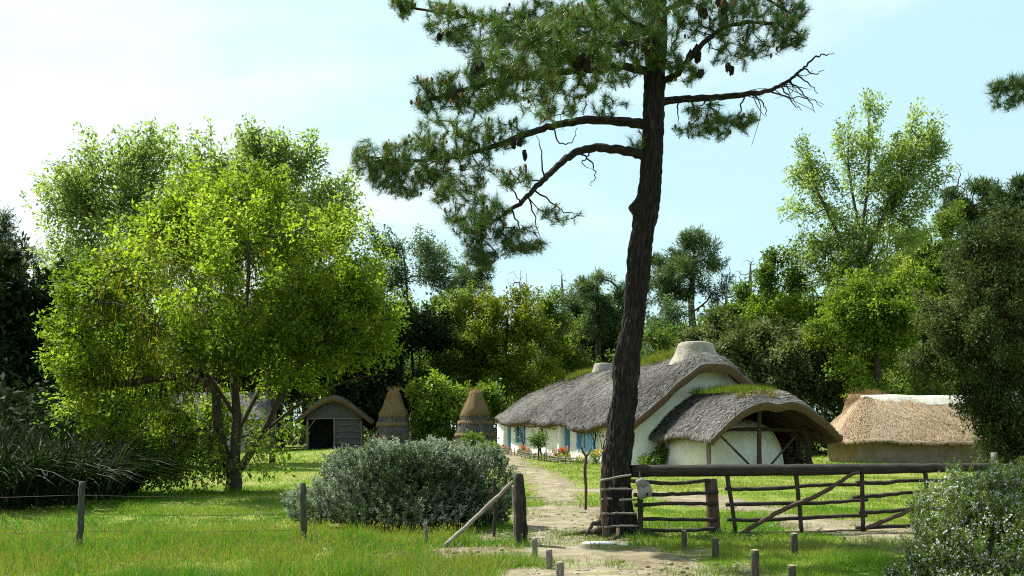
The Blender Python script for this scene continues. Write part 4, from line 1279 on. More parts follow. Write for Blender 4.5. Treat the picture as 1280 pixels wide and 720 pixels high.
gpole("brace", [(1080, 660), (1110, 648), (1140, 635), (1200, 606)], (.033, .028), 'wood_brown', gate, 51, dy=-.07)
p0 = gp(891, 672); zpiv = float(gh(p0[0], p0[1]))
def gpost(px_top, py_top, px_bot, dy, rad, mt, name, label, seed, group=None, sides=10):
    t = gp(px_top, py_top, dy); b = gp(px_bot, 672, dy); b[2] = float(gh(b[0], b[1]))
    m_ = MB(); stick(m_, [A3(0, 0, -.25), (t - b) * .5, t - b], rad, seed, sides, .03, 6)
    o = m_.build(name, M[mt], None); o.location = tuple(b)
    return tag(o, label, "post", group)
gpost(888, 599, 893.5, 0.0, (.105, .095, .092), 'wood_brown', "gate_post", "thick reddish brown pivot post carrying the long gate log", 3, sides=12)
gpost(1247, 566, 1248, .12, (.05, .045), 'wood_grey', "gate_post", "grey upright post at the far right end of the gate behind the flowering rosemary", 4)
# side panel of the gate between the pine and the pivot post
s0 = gp(797, 672); s0[2] = float(gh(s0[0], s0[1]))
panel_ = thing("side_panel", "short fence panel of crooked rails between the pine trunk and the pivot post", "fence", s0)
gpole("post", [(797, 676), (797.5, 640), (797, 596)], (.042, .040, .038), 'wood_dark', panel_, 1, s0, -.32)
for k, pix in enumerate(([(786, 600), (830, 603), (860, 602), (885, 600)], [(790, 617), (830, 617), (865, 616), (896, 615)], [(791, 630), (840, 628), (896, 629)], [(795, 646), (840, 648), (896, 649)], [(798, 660), (850, 662), (896, 660)])):
    gpole("rail", pix, (.030, .027, .026), 'wood_dark', panel_, 5 + k, s0, (-.27, -.10))
w0 = gp(757, 675); w0[2] = float(gh(w0[0], w0[1]))
guard = thing("trunk_fence", "narrow post and rail fence crossing in front of the pine trunk base", "fence", w0 + A3(0, -.45, 0))
w0 = w0 + A3(0, -.45, 0)
YB = YG - .45
def bp(px, py, dy=0.0):
    return W(px, py, YB) + A3(0, dy, 0)
m_ = MB(); stick(m_, [bp(758, 679) - w0 - A3(0, 0, .1), bp(755, 640) - w0, bp(753, 598) - w0], (.045, .045, .040), 1, 9, .04, 6); m_.build("post", M['wood_brown'], guard)
for k, (a, b, mt) in enumerate((((750, 601), (789, 593.5), 'wood_pale'), ((751, 612), (791, 611.5), 'wood_grey'), ((752, 624), (765, 624), 'wood_grey'), ((774, 625), (797, 625), 'wood_grey'), ((753, 642), (796, 642), 'wood_grey'), ((755, 658.5), (798, 657), 'wood_grey'))):
    m_ = MB(); q = [bp(*a, -.05) - w0, (bp(*a, -.05) + W(b[0], b[1], YG - .40)) / 2 - w0 + A3(0, 0, .008), W(b[0], b[1], YG - .40) - w0]
    stick(m_, q, (.016, .015), k, 7, .06, 5, .004); m_.build("rail", M[mt], guard)
# hanging stone weight; a near-black blob stands in for a shaded hole
c0 = gp(801, 611, -.44)
stn = MB()
stn.blob((0, 0, 0), (.105, .07, .135), 3, .20, 1.6, 26, 18)
stn.blob((-.04, .0, .09), (.085, .055, .08), 4, .16, 1.6, 16, 12)
sto = stn.build("stone_weight", M['stone']); sto.location = tuple(c0)
tag(sto, "pale pitted stone hanging beside the trunk at the left end of the gate log", "stone")
for c_, r_ in (((.035, -.066, -.045), (.012, .010, .02)),):
    m_ = MB(); m_.blob(c_, r_, 5, .15); m_.build("hole_shade_blob", M['dark'], sto)
m_ = MB(); m_.tube(smooth_path([(-.06, 0, .16), (-.045, .20, .22), (-.02, .40, .26)], 4), .010, 6); m_.build("rope", M['rope'], sto)

# left end of the opening: a pair of posts with a leaning stay
def post(name, px, bot, top, rad, mt, label, Y=None, tilt=0.0, group=None, seed=0, cat="post"):
    x, y = G(px, bot)
    if Y: x, y = (px - 640) / FPX * Y, Y
    z = float(gh(x, y))
    h = EYE - (top - HOR) / FPX * y - z
    m_ = MB(); stick(m_, [(0, 0, -.2), (tilt * .5 + .012, 0, h * .5), (tilt, .01, h)], rad, seed + 3, 11, .07, 7, .006)
    o = m_.build(name, M[mt]); o.location = (x, y, z)
    return tag(o, label, cat, group)
post("gate_post", 649, 681, 592, (.055, .055, .052), 'wood_dark', "dark post with the pale leaning stay against it, left side of the opening", tilt=-.02, seed=1)
post("gate_post", 656, 680, 593, (.05, .048, .045), 'wood_dark', "dark post close behind the stay post, right one of the pair by the opening", tilt=-.06, seed=2)
post("thin_post", 643.5, 671, 606, (.026, .024), 'wood_grey', "thin grey post just left of the pair of dark posts", tilt=-.02, seed=3)
post("thin_post", 617.5, 670, 597, (.024, .022), 'wood_dark', "slim dark stake in front of the silvery shrub right edge", seed=4)
post("fence_post", 378, 678, 604, (.05, .048), 'wood_post', "stout grey fence post at the left edge of the silvery shrub", seed=5)
post("fence_post", 97.5, 690, 602, (.045, .04), 'wood_post', "slightly leaning fence post in the meadow before the dark strap leaves", tilt=.05, seed=6)
post("thin_post", 535, 678, 654, (.026, .024), 'wood_grey', "short leaning stake at the foot of the silvery shrub", tilt=-.06, seed=7)
Yb = 15.6
m_ = MB()
q0 = A3(*G(556, 683), 0); q0[2] = float(gh(q0[0], q0[1]))
stick(m_, [(0, 0, .02), (W(598, 644, 15.2) - q0), (W(641, 602.5, 15.1) - q0)], (.031, .029, .027), 8, 9, .04, 8, .003)
so = m_.build("leaning_stay", M['wood_pale']); so.location = tuple(q0)
tag(so, "pale pole leaning from the grass up to the dark post by the opening", "pole")
# short stumps along the way in
for k, (px, b, t, rad, lab) in enumerate(((668, 697.5, 673, .036, "short wooden stump at the left of the footpath, farthest of three"), (686, 712, 687, .038, "short wooden stump at the left of the footpath, middle of three"), (699.5, 727, 703, .040, "short wooden stump at the left of the footpath, nearest of three"),
        (855, 689, 664, .036, "dark short stump standing in grass between pine and pivot post"), (894, 699, 673, .042, "short stump directly below the thick reddish pivot post"), (992.5, 694.5, 667, .045, "stump standing in lush grass below the gate rails"),
        (943.5, 726, 688, .043, "taller grey stump in the lush grass at the bottom edge"), (989.5, 730, 707, .042, "stump cut by the bottom edge right of the taller grey stump"))):
    x, y = G(px, b); z = float(gh(x, y)); h = EYE - (t - HOR) / FPX * y - z
    m_ = MB(); stick(m_, [(0, 0, -.15), (.004, 0, h * .5), (.0, 0, h)], (rad * 1.04, rad, rad * .97), k, 14, .03, 4)
    o = m_.build("stump_post", M['wood_grey' if k < 3 else 'wood_post']); o.location = (x, y, z)
    tag(o, lab, "stump", "short stumps along the way in")
    c = MB(); ang = np.linspace(0, 2 * PI, 14, endpoint=False)
    b0 = c.verts(np.concatenate([np.stack([np.cos(ang) * rad * .93, np.sin(ang) * rad * .93, np.full(14, h + .005)], -1), [[0, 0, h + .011]]]))
    i = np.arange(14); c.tris(np.stack([b0 + i, b0 + (i + 1) % 14, np.full(14, b0 + 14)], -1))
    c.build("sawn_top", M['cut_end'], o)
# fence wires
def wire(p, q, label, seed):
    m_ = MB(); p, q = A3(*p), A3(*q); t = np.linspace(0, 1, 16)[:, None]
    P = p + (q - p) * t; P[:, 2] -= .03 * np.sin(PI * t[:, 0]) * np.linalg.norm(q - p) / 4
    m_.tube(P, .0028, 4); o = m_.build("fence_wire", M['wire']); return tag(o, label, "wire", "wires of the meadow fence")
pa, pb_ = W(98.5, 640, 14.35), W(378, 640, 15.4)
for k, dz in enumerate((.22, -.02, -.24)):
    nm = ("top", "middle", "lowest")[k]
    wire(pa + A3(0, -.05, dz), pb_ + A3(0, -.05, dz), "thin rusty wire, %s of three between the two meadow posts" % nm, k)
    wire(pa + A3(0, -.05, dz), pa + A3(-3.2, -.6, dz - .01), "thin rusty wire, %s of three running left from the meadow post" % nm, k)
# forked stake on the footpath side
x, y = G(731.5, 641)
z = float(gh(x, y)); fk = MB()
stick(fk, [(0, 0, -.2), (.015, 0, .35), (-.005, 0, .70), (.02, 0, 1.0)], (.028, .026, .03, .026), 2, 9, .06, 5)
stick(fk, [(.015, 0, .97), (-.04, 0, 1.06), (-.075, 0, 1.16)], (.024, .018, .014), 3, 8, .06, 4)
stick(fk, [(.015, 0, .97), (.07, 0, 1.04), (.115, 0, 1.13)], (.022, .017, .012), 4, 8, .06, 4)
o = fk.build("forked_stake", M['wood_brown']); o.location = (x, y, z)
tag(o, "forked brown stake standing alone on the lawn left of the pine", "stake")
# flat white stones and an old root by the pine
for (px, py, sx, sy, sz, lab, sd) in ((745, 680, .20, .14, .035, "flat white stone lying at the foot of the pine", 1), (779, 682, .07, .06, .03, "small pale stone right of the flat white stone", 2)):
    x, y = G(px, py); m_ = MB(); m_.blob((0, 0, .01), (sx, sy, sz), sd, .12, 1.4, 20, 12, power=.9)
    o = m_.build("flat_stone", M['rock']); o.location = (x, y, float(gh(x, y))); tag(o, lab, "stone")

# ------------------------------------------------------------------ wattle edged flower beds along the cottage
def bed(s0, s1, v0, label, seed, hgt):
    g = np.random.default_rng(seed)
    p = wpt(v0, s0)
    o = thing("wattle_edging", label, "low fence", (p[0], p[1], 0), HOUSE_ROT)
    n = int((s1 - s0) / .42)
    for k in range(n + 1):
        s = (s1 - s0) * k / n
        w = wpt(v0, s0 + s); z = float(gh(w[0], w[1]))
        m_ = MB(); m_.tube([(g.normal() * .02, s, z - .1), (g.normal() * .04, s + g.normal() * .04, z + hgt + g.uniform(0, .22))], .022, 6)
        m_.build("stake", M['wood_grey'], o)
    m_ = MB()
    for j, f in enumerate((.25, .6, .95)):
        pts = []
        for k in range(n + 1):
            s = (s1 - s0) * k / n; w = wpt(v0, s0 + s)
            pts.append((.03 * (-1) ** k, s, float(gh(w[0], w[1])) + hgt * f + g.normal() * .02))
        m_.tube(pts, .020, 6)
    m_.build("rails", M['wood_grey'], o)
    return o
bed(9.0, 16.4, -1.55, "low wattle edging round the far flower bed under the small window", 1, .24)
bed(1.6, 8.0, -1.85, "low wattle edging round the near flower bed left of the pine", 2, .27)
# flowering plants: one prototype per colour, copied
def flower_plant(col, label, seed, loc, grp):
    g = np.random.default_rng(seed)
    o = thing("flower_plant", label, "flower", loc, group=grp)
    m_ = MB()
    C = np.stack([g.normal(size=46) * .13, g.normal(size=46) * .13, g.uniform(.04, .36, 46)], -1)
    leaf_cloud(g, m_, C, 6, .05, .12, .045, np.full(46, .5), droop=-.35)
    m_.build("leaves", M['l_garden'], o)
    f = MB()
    C = np.stack([g.normal(size=15) * .15, g.normal(size=15) * .15, g.uniform(.34, .60, 15)], -1)
    leaf_cloud(g, f, C, 8, .025, .075, .055, g.uniform(.1, .9, 15), droop=-.2)
    f.build("blossoms", M[col], o)
    return o
rr = np.random.default_rng(77)
protos = {}
names = {'fl_orange': "orange red flowers", 'fl_yellow': "golden yellow flowers", 'fl_pink': "pale pink flowers"}
def put_flower(col, s, v, where):
    w = wpt(v, s); z = float(gh(w[0], w[1]))
    lab = "clump of %s in the %s flower bed" % (names[col], where)
    if col not in protos:
        protos[col] = flower_plant(col, lab, len(protos) + 5, (w[0], w[1], z), "%s in the %s bed" % (names[col], where))
    else:
        k = rr.uniform(.4, .65)
        copy_thing(protos[col], (w[0], w[1], z), rr.uniform(0, 6.3), (k, k, k * rr.uniform(.85, 1.2)), lab, "%s in the %s bed" % (names[col], where))
for k in range(15):
    s = 1.7 + 6.2 * k / 14
    col = 'fl_yellow' if s < 4.2 else ('fl_orange' if rr.uniform() < .5 else 'fl_pink')
    put_flower(col, s, rr.uniform(-1.65, -.6), "near")
for k in range(9):
    s = 9.2 + 7.0 * k / 8
    put_flower('fl_pink' if rr.uniform() < .45 else 'fl_orange', s, rr.uniform(-1.4, -.5), "far")
# small green rose bush before the middle door and one by the gable
def small_bush(name, label, v, s, rx, rz, zc, seed, leaf='l_garden', n=70, L=.12):
    w = wpt(v, s); z = float(gh(w[0], w[1]))
    g = np.random.default_rng(seed)
    o = thing(name, label, "shrub", (w[0], w[1], z))
    T = sample_clumps(g, [(A3(0, 0, zc), A3(rx, rx, rz), 1)], n)
    pos, par, ends, n0 = grow(g, [(np.array([(0, 0, -.05), (.02, 0, zc * .6)]), None)], T, .12)
    m_ = MB(); wood(m_, pos, par, .035, .006); m_.build("stem", M['bark'], o)
    l_ = MB(); leaf_cloud(g, l_, pos[ends], 16, .09, L, L * .65, .5 + g.normal(size=len(ends)) * .15); l_.build("foliage", M[leaf], o)
small_bush("rose_bush", "bright green bush on a stem before the middle blue door", -1.9, 5.6, .34, .26, .92, 3, n=40)
small_bush("rose_bush", "dark leafy bush against the white gable behind the gate log", 1.0, -.7, .34, .30, .55, 4, 'l_mid', n=40)
small_bush("rose_bush", "green bush low behind the gate log at the foot of the gable", .2, -1.4, .4, .25, .25, 5, 'l_garden')
small_bush("yellow_green_plant", "fresh green plant at the far end of the wattle edging", -1.9, 12.6, .45, .28, .3, 6, 'l_bright')
small_bush("yellow_green_plant", "leafy plant at the far corner of the cottage beside the shrub", -1.4, 17.2, .6, .4, .5, 7, 'l_garden')

# ------------------------------------------------------------------ shrubs
def sprig_shrub(name, label, cx, cy, clumps, n_sprig, n_leaf, sl, ll, lw, leafmat, flower, fl_n, fs, seed, up=.9, fl_part=True, cat="shrub", pale=0.0):
    """a shrub of upright sprigs, each a stem with many narrow leaves"""
    g = np.random.default_rng(seed)
    z = float(gh(cx, cy))
    org = A3(cx, cy, z)
    o = thing(name, label, cat, org)
    T = sample_clumps(g, clumps, n_sprig, .62)
    T = T[(Noise(seed + 40)(T, 4.6) + .7 * Noise(seed + 41)(T, 9.0)) > -2.3]
    n_sprig = len(T)
    T[:, 2] = np.maximum(T[:, 2], .06)
    pos, par, ends, n0 = grow(g, [(np.array([(0, 0, -.1), (0, 0, .25)]), None)], T[:220], .12, up=.05)
    mw = MB(); wood(mw, pos, par, .05, .006); mw.build("stem", M['bark'], o)
    cen = np.array([c[0] for c in clumps]).mean(0)
    D0 = unit(unit(T - cen * A3(1, 1, .4)) * .7 + A3(0, 0, up) + g.normal(size=T.shape) * .35)
    n = n_sprig * n_leaf
    f = g.uniform(0, 1, n)
    D = np.repeat(D0, n_leaf, 0); B = np.repeat(T, n_leaf, 0)
    S = sl * np.repeat(g.uniform(.6, 1.35, n_sprig), n_leaf)
    P = B + D * (f * S)[:, None]
    rd = unit(g.normal(size=(n, 3))); rd = unit(rd - D * (rd * D).sum(1, keepdims=True))
    LD = unit(rd * .8 + D * .75)
    tn = np.repeat(.40 + .24 * N2(T, 3.0) + g.normal(size=n_sprig) * .18, n_leaf) + f * .22 + g.normal(size=n) * .12
    m_ = MB()
    m_.leaves(P, LD, unit(np.cross(LD, g.normal(size=(n, 3)))), ll * g.uniform(.6, 1.3, n) * (1.15 - .5 * f), lw, tn.clip(0, 1), fold=.1)
    m_.build("foliage", M[leafmat], o)
    if flower:
        has = g.uniform(size=n_sprig) < .62
        idx = np.where(has)[0]
        k = fl_n
        f = g.uniform(.25, .95, len(idx) * k)
        Dd = np.repeat(D0[idx], k, 0); S = sl * np.repeat(g.uniform(.8, 1.1, len(idx)), k)
        P = np.repeat(T[idx], k, 0) + Dd * (f * S)[:, None] + g.normal(size=(len(f), 3)) * fs * .7
        m_ = MB()
        for rep in range(2):
            DD = unit(g.normal(size=P.shape) + A3(0, -.2, .3))
            m_.leaves(P, DD, unit(g.normal(size=P.shape)), fs * g.uniform(.7, 1.4, len(P)), fs * .8, (.45 + g.normal(size=len(P)) * .25).clip(0, 1))
        fo = m_.build("blossoms", M[flower], o); fo["kind"] = "stuff"
    return o
Yl = 17.6
def cl(px, py, rx, ry, Y, dy=0.0, org=None, ryd=None):
    c, R, w = ell(px, py, rx, ry, Y, dy=dy)
    return (c - org, A3(R[0], ryd or R[0] * .9, R[2]), w)
cx, cy = (505 - 640) / FPX * Yl, Yl
org = A3(cx, cy, float(gh(cx, cy)))
cls = [cl(515, 610, 62, 46, Yl, -.2, org), cl(545, 598, 46, 34, Yl, 0, org), cl(470, 600, 40, 40, Yl, 0, org), cl(450, 620, 55, 42, Yl, 0, org), (cl(530, 612, 75, 52, Yl, .2, org)), cl(595, 612, 46, 50, Yl, .1, org), cl(480, 588, 40, 30, Yl, .2, org), cl(560, 592, 50, 28, Yl, .2, org), cl(395, 635, 34, 22, Yl, -.1, org), cl(500, 640, 110, 22, Yl, 0, org, 1.1), cl(545, 582, 20, 26, Yl, .1, org), cl(610, 640, 24, 24, Yl, 0, org), cl(432, 592, 28, 24, Yl, .1, org)]
sprig_shrub("silvery_shrub", "large rounded silvery green shrub in the centre left before the huts", cx, cy, cls, 5200, 22, .17, .062, .020, 'l_silver', 'lilac', 1, .016, 5, up=.9)
# flowering rosemary, bottom right
Yr = 11.2
cx, cy = (1235 - 640) / FPX * Yr, Yr
org = A3(cx, cy, float(gh(cx, cy)))
cls = [cl(1235, 690, 75, 62, Yr, 0, org), cl(1190, 655, 42, 44, Yr, .1, org), cl(1250, 640, 48, 40, Yr, .2, org), cl(1300, 650, 50, 50, Yr, .1, org), cl(1205, 618, 14, 26, Yr, .1, org), cl(1168, 700, 34, 36, Yr, -.1, org), cl(1255, 612, 12, 18, Yr, .2, org), cl(1290, 610, 20, 22, Yr, .2, org), cl(1130, 728, 26, 16, Yr, -.1, org), cl(1250, 740, 110, 30, Yr, 0, org)]
sprig_shrub("rosemary_bush", "rosemary bush covered in pale lilac flowers, bottom right corner", cx, cy, cls, 3600, 30, .17, .040, .009, 'l_rosemary', 'lilac', 4, .019, 6, up=1.3)

# dark strap leaved clumps at the left
def strap_plant(px, Y, R, H, label, seed, n=230):
    g = np.random.default_rng(seed)
    x = (px - 640) / FPX * Y
    o = thing("strap_leaf_plant", label, "plant", (x, Y, float(gh(x, Y))), group="strap leaved clumps in the left corner")
    m_ = MB()
    for k in range(n):
        a = g.uniform(0, 2 * PI); rb = R * .5 * math.sqrt(g.uniform())
        b = A3(math.cos(a) * rb, math.sin(a) * rb, 0)
        a2 = a + g.normal() * .6
        out = A3(math.cos(a2), math.sin(a2), 0)
        L = H * g.uniform(.70, 1.15); lean = g.uniform(.25, 1.25)
        t = np.linspace(0, 1, 7)[:, None]
        P = b + out * (lean * L * (t * .55 + t ** 2.4 * .55)) + A3(0, 0, 1) * (L * (t * 1.05 - lean * .62 * t ** 2.6))
        P[:, 2] = np.maximum(P[:, 2], .03)
        side = A3(-out[1], out[0], 0)
        w = .055 * g.uniform(.7, 1.2) * (np.interp(t[:, 0], [0, .15, .6, 1], [.6, 1, .85, .04]))[:, None]
        gr = np.stack([P - side * w * .5 + A3(0, 0, .012), P, P + side * w * .5 + A3(0, 0, .012)], 1)
        m_.grid(gr, tint=float(np.clip(g.normal() * .25 + .45, 0, 1)))
    m_.build("leaves", M['strap'], o)
for k, (px, Y, R, H, lab) in enumerate(((-20, 21.0, 1.5, 1.75, "dark strap leaved clump cut by the left edge, nearest of them"), (52, 22.0, 1.5, 1.75, "dark strap leaved clump directly behind the leaning meadow post"), (105, 23.6, 1.5, 1.8, "dark strap leaved clump nearest to the leafy tree"), (20, 24.5, 1.6, 2.0, "taller strap leaved clump behind the two front clumps"), (80, 26.0, 1.6, 2.05, "tall strap leaved clump at the back beside dark evergreens"), (-30, 26.0, 1.6, 2.0, "strap leaved clump at the back by the left edge"), (140, 25.8, 1.1, 1.4, "small strap leaved clump under the leafy tree branches"))):
    strap_plant(px, Y, R, H, lab, 60 + k)
# ------------------------------------------------------------------ the tall pine
YP = 16.3
def pine_tufts(g, mb, P, D, n_needle, L, Wd, tint, brush=.12, spread=.75):
    """needle brushes along the last bit of each shoot"""
    n = len(P) * n_needle
    f = g.uniform(0, 1, n)
    DD = np.repeat(D, n_needle, 0)
    B = np.repeat(P, n_needle, 0) - DD * (1 - f)[:, None] * brush
    rd = unit(g.normal(size=(n, 3)))
    ND = unit(rd * spread + DD * (.75 + .3 * f)[:, None])
    S = unit(np.cross(ND, g.normal(size=(n, 3))))
    t = np.repeat(tint, n_needle) + g.normal(size=n) * .2
    mb.blades(B, ND, S, L * g.uniform(.7, 1.15, n), Wd, t.clip(0, 1))

px0, py0 = 775, 672
bx_, by_ = (px0 - 640) / FPX * YP, YP
org = A3(bx_, by_, float(gh(bx_, by_)))
pine = thing("pine_tree", "tall leaning pine with dark furrowed trunk and long bare lower branches, centre of the view", "tree", org)
spine = [(777, 690), (776, 668), (772, 640), (770, 600), (774, 550), (780, 500), (783.5, 450), (792, 400), (798.8, 320), (804, 290), (810, 250), (816, 190), (817, 140), (820, 60), (821, -40), (818, -150), (814, -260)]
hw = [26, 24, 20, 17.8, 16.6, 15.2, 15.6, 13.4, 13.8, 13.6, 13.6, 12.7, 13, 12, 10, 6.5, 2.0]
S = smooth_path([W(a, b, YP) for a, b in spine], 26) - org
hwf = .97 * np.interp(np.linspace(0, 1, len(S)), np.linspace(0, 1, len(hw)), hw) * YP / FPX
sd = 110
ang = np.linspace(0, 2 * PI, sd, endpoint=False)
tn = unit(np.gradient(S, axis=0)); a_ = unit(np.cross(tn, A3(0, 1, 0))); b_ = np.cross(tn, a_)
hgt = S[:, 2]
R = hwf[:, None] * np.ones(sd)
q = np.stack(np.broadcast_arrays(np.cos(ang)[None] * 1.0, np.sin(ang)[None] * 1.0, hgt[:, None] * .55), -1)
rid = np.abs(Noise(71, 14)(q, 10.0)) + .6 * np.abs(Noise(72, 14)(q * A3(1, 1, 1.5), 19.0))
rid = rid + .5 * np.abs(Noise(73, 14)(q * A3(1, 1, 3.2), 12.0))
R = R + .021 * (rid - rid.mean()) * np.clip(hwf[:, None] / .2, .3, 1.2)
R += .03 * np.exp(-(hgt[:, None] / .22) ** 2) * (1 + .9 * np.sin(ang * 5 + 1.0)[None] + .4 * np.sin(ang * 9)[None])      # root flare
def knob(pz, pa, hgt_, sz):
    global R
    d = np.angle(np.exp(1j * (ang - pa)))
    R = R + hgt_ * np.exp(-((hgt[:, None] - pz) / sz) ** 2 - (d[None] / .55) ** 2)
knob(W(0, 262, YP)[2] - org[2], 0.0, .10, .10)
left_is = a_[60] @ A3(-1, 0, 0)
ka = 0.0 if left_is > 0 else PI
R_base = R.copy()
P = S[:, None, :] + (a_[:, None, :] * np.cos(ang)[None, :, None] + b_[:, None, :] * np.sin(ang)[None, :, None]) * R[..., None]
L_ = np.concatenate([[0], np.cumsum(np.linalg.norm(np.diff(S, axis=0), axis=1))])
uvw = np.stack(np.broadcast_arrays(np.cos(ang)[None] * .28, np.sin(ang)[None] * .28, L_[:, None]), -1)
tm = MB(); tm.grid(P, wrap=True, uvw=uvw)
# branches
def wp(px, py, dy=0.0):
    return W(px, py, YP + dy) - org
BR = [
 ([(806, 195, 0), (785, 189, -.1), (745, 185, -.3), (715, 193, -.5), (690, 214, -.7), (668, 236, -.8), (645, 258, -.9), (615, 277, -1.0)], .075, .022),
 ([(812, 157, 0), (780, 152, .1), (735, 150, .3), (690, 158, .5), (650, 170, .6), (600, 188, .7), (530, 200, .9), (455, 196, 1.0)], .078, .02),
 ([(818, 130, 0), (850, 124, .2), (890, 122, .3), (930, 118, .4), (960, 113, .5), (985, 102, .5), (1003, 86, .5), (1020, 70, .5)], .062, .012),
 ([(822, 105, 0), (848, 90, -.2), (872, 62, -.4), (905, 35, -.5), (950, 28, -.6), (995, 40, -.6)], .055, .015),
 ([(818, 92, 0), (780, 84, -.4), (720, 88, -.9), (650, 95, -1.3), (580, 112, -1.6), (535, 125, -1.7)], .068, .018),
 ([(820, 60, 0), (790, 36, .3), (740, 30, .8), (670, 30, 1.2), (590, 22, 1.5), (510, 8, 1.7)], .068, .018),
 ([(820, 40, 0), (770, 55, -.8), (720, 48, -1.5), (660, 55, -2.2)], .06, .018),
 ([(820, 20, 0), (860, 0, .5), (920, -20, 1.0), (985, 15, 1.3)], .06, .018),
 ([(821, -20, 0), (770, -50, .8), (690, -70, 1.8), (610, -60, 2.4)], .06, .018),
 ([(820, -60, 0), (880, -100, -.6), (960, -120, -1.4)], .055, .018),
 ([(818, -100, 0), (770, -150, -.9), (690, -190, -1.6)], .05, .016),
 ([(816, -160, 0), (850, -220, .8), (880, -260, 1.3)], .04, .014),
 ([(821, 10, 0), (800, -10, 1.6), (780, -20, 3.0)], .055, .018),
 ([(819, 60, 0), (815, 40, -1.4), (800, 30, -2.6)], .055, .018)]
g = np.random.default_rng(404)
limbs = [(S[::3], None)]
for pts, r0, r1 in BR:
    Pp = smooth_path([wp(*q) for q in pts], 7)
    Pp[2:-1] += g.normal(size=(len(Pp) - 3, 3)) * .008
    tm.tube(Pp, np.linspace(r0, r1, len(Pp)) * (1 + .035 * g.normal(size=len(Pp))), 9, cap=False)
    limbs.append((Pp, 0))
# bare side twigs
def twig(pts, r0=.014, r1=.004):
    Pp = smooth_path([wp(*q) for q in pts], 5); Pp[1:] += g.normal(size=(len(Pp) - 1, 3)) * .012
    tm.tube(Pp, np.linspace(r0, r1, len(Pp)), 5, cap=False)
for pts in ([(930, 118, .4), (925, 140, .3), (912, 160, .2), (905, 178, .1)], [(985, 102, .5), (1000, 110, .5), (1012, 128, .5), (1018, 140, .5)], [(960, 113, .5), (985, 122, .4), (1005, 122, .4), (1028, 132, .4)], [(1003, 86, .5), (1018, 92, .5), (1030, 88, .5)], [(1020, 70, .5), (1032, 70, .5), (1042, 66, .5)],
            [(975, 107, .5), (990, 128, .3), (1003, 138, .3)], [(995, 93, .5), (1012, 105, .4), (1022, 118, .4)], [(940, 116, .4), (955, 132, .2), (958, 146, .2)], [(740, 186, -.3), (735, 196, -.4), (728, 205, -.4), (738, 210, -.4)], [(725, 190, -.4), (740, 205, -.5), (744, 222, -.5), (738, 232, -.5)],
            [(690, 160, .5), (700, 178, .4), (716, 176, .3), (722, 158, .3)], [(680, 226, -.8), (676, 190, -.8), (672, 170, -.7)], [(650, 256, -.9), (640, 235, -.9), (628, 222, -.9)], [(668, 238, -.8), (700, 262, -.9), (722, 268, -.9)], [(640, 262, -.9), (650, 285, -.9), (660, 305, -.9)],
            [(885, 122, .3), (875, 135, .2), (880, 148, .2)], [(848, 124, .2), (846, 140, .1), (848, 155, .1)], [(660, 246, -.8), (668, 272, -.9), (676, 296, -.9)]):
    twig(pts)
g3 = np.random.default_rng(17)
for q in range(12):
    i = int(g3.integers(18, 40)); b0 = limbs[3][0][min(i, len(limbs[3][0]) - 1)]
    d0 = unit(A3(.5 + .5 * g3.uniform(), g3.normal() * .5, g3.normal() * .8 - .25)); L0 = g3.uniform(.25, .75)
    Pp = smooth_path([b0, b0 + d0 * L0 * .5 + A3(0, 0, -.03), b0 + d0 * L0 + g3.normal(size=3) * .12], 5)
    tm.tube(Pp, np.linspace(.009, .003, len(Pp)), 4, cap=False)
# needle clumps: (px, py, rx, ry, depth offset, weight)
CL = [(470, 200, 36, 28, .9, 1.1), (520, 200, 45, 32, .8, 1.2), (575, 205, 50, 38, .6, 1.2), (560, 165, 45, 24, .7, .9), (500, 228, 45, 18, .8, .7), (620, 165, 45, 22, .6, .8), (570, 250, 30, 26, -.4, .6), (600, 285, 34, 18, -.9, .8), (655, 300, 30, 16, -.9, .8), (600, 318, 20, 14, -.9, .5), (640, 222, 26, 14, -.8, .35), (612, 258, 26, 16, -.9, .4), (700, 268, 26, 8, -.9, .2),
      (545, 118, 30, 22, -1.6, .7), (590, 112, 50, 24, -1.5, 1.3), (650, 95, 55, 30, -1.2, 1.7), (720, 88, 50, 30, -.8, 1.5), (690, 130, 40, 18, -.4, .6), (770, 80, 35, 28, -.3, .9), (760, 130, 30, 14, .2, .35),
      (505, 6, 20, 12, 1.7, .35), (560, 25, 40, 26, 1.5, 1.2), (610, 45, 55, 34, 1.4, 1.6), (670, 35, 60, 34, 1.1, 1.8), (740, 30, 50, 34, .7, 1.5), (660, 62, 60, 30, -2.0, 1.7), (720, 45, 50, 34, -1.6, 1.4), (790, 25, 40, 40, -.5, 1.2),
      (620, -60, 90, 40, 2.2, 2.2), (720, -70, 80, 45, 1.4, 2.2), (700, -180, 80, 50, -1.4, 2.0), (820, -230, 70, 60, 0, 2.0), (800, -110, 80, 60, 0, 2.0), (900, -110, 80, 45, -1.0, 2.0), (780, -20, 70, 40, 2.6, 1.6), (800, 0, 60, 40, -2.3, 1.5),
      (870, 20, 34, 26, -.3, .8), (930, 25, 45, 22, -.5, 1.1), (985, 42, 22, 18, -.6, .55), (930, -15, 60, 25, 1.0, 1.2), (990, 15, 25, 18, 1.3, .6), (925, 65, 40, 14, -.4, .5), (880, 138, 24, 9, .2, .35), (905, 155, 30, 12, .2, .5), (930, 150, 14, 8, .2, .2), (870, 160, 26, 10, .2, .2), (860, 92, 22, 12, -.2, .25), (800, 175, 14, 14, -.1, .15), (830, 60, 30, 30, -.4, .6)]
cl_ = []
for (a, b, rx, ry, dy, w) in CL:
    k = YP / FPX
    cl_.append((wp(a, b, dy), A3(rx * k, max(rx, 30) * k * .9, ry * k), w))
T = sample_clumps(g, cl_, 3800, .25)
pos, par, ends, n0 = grow(g, limbs, T, .16, up=-.05, wig=.10, low=-.05)
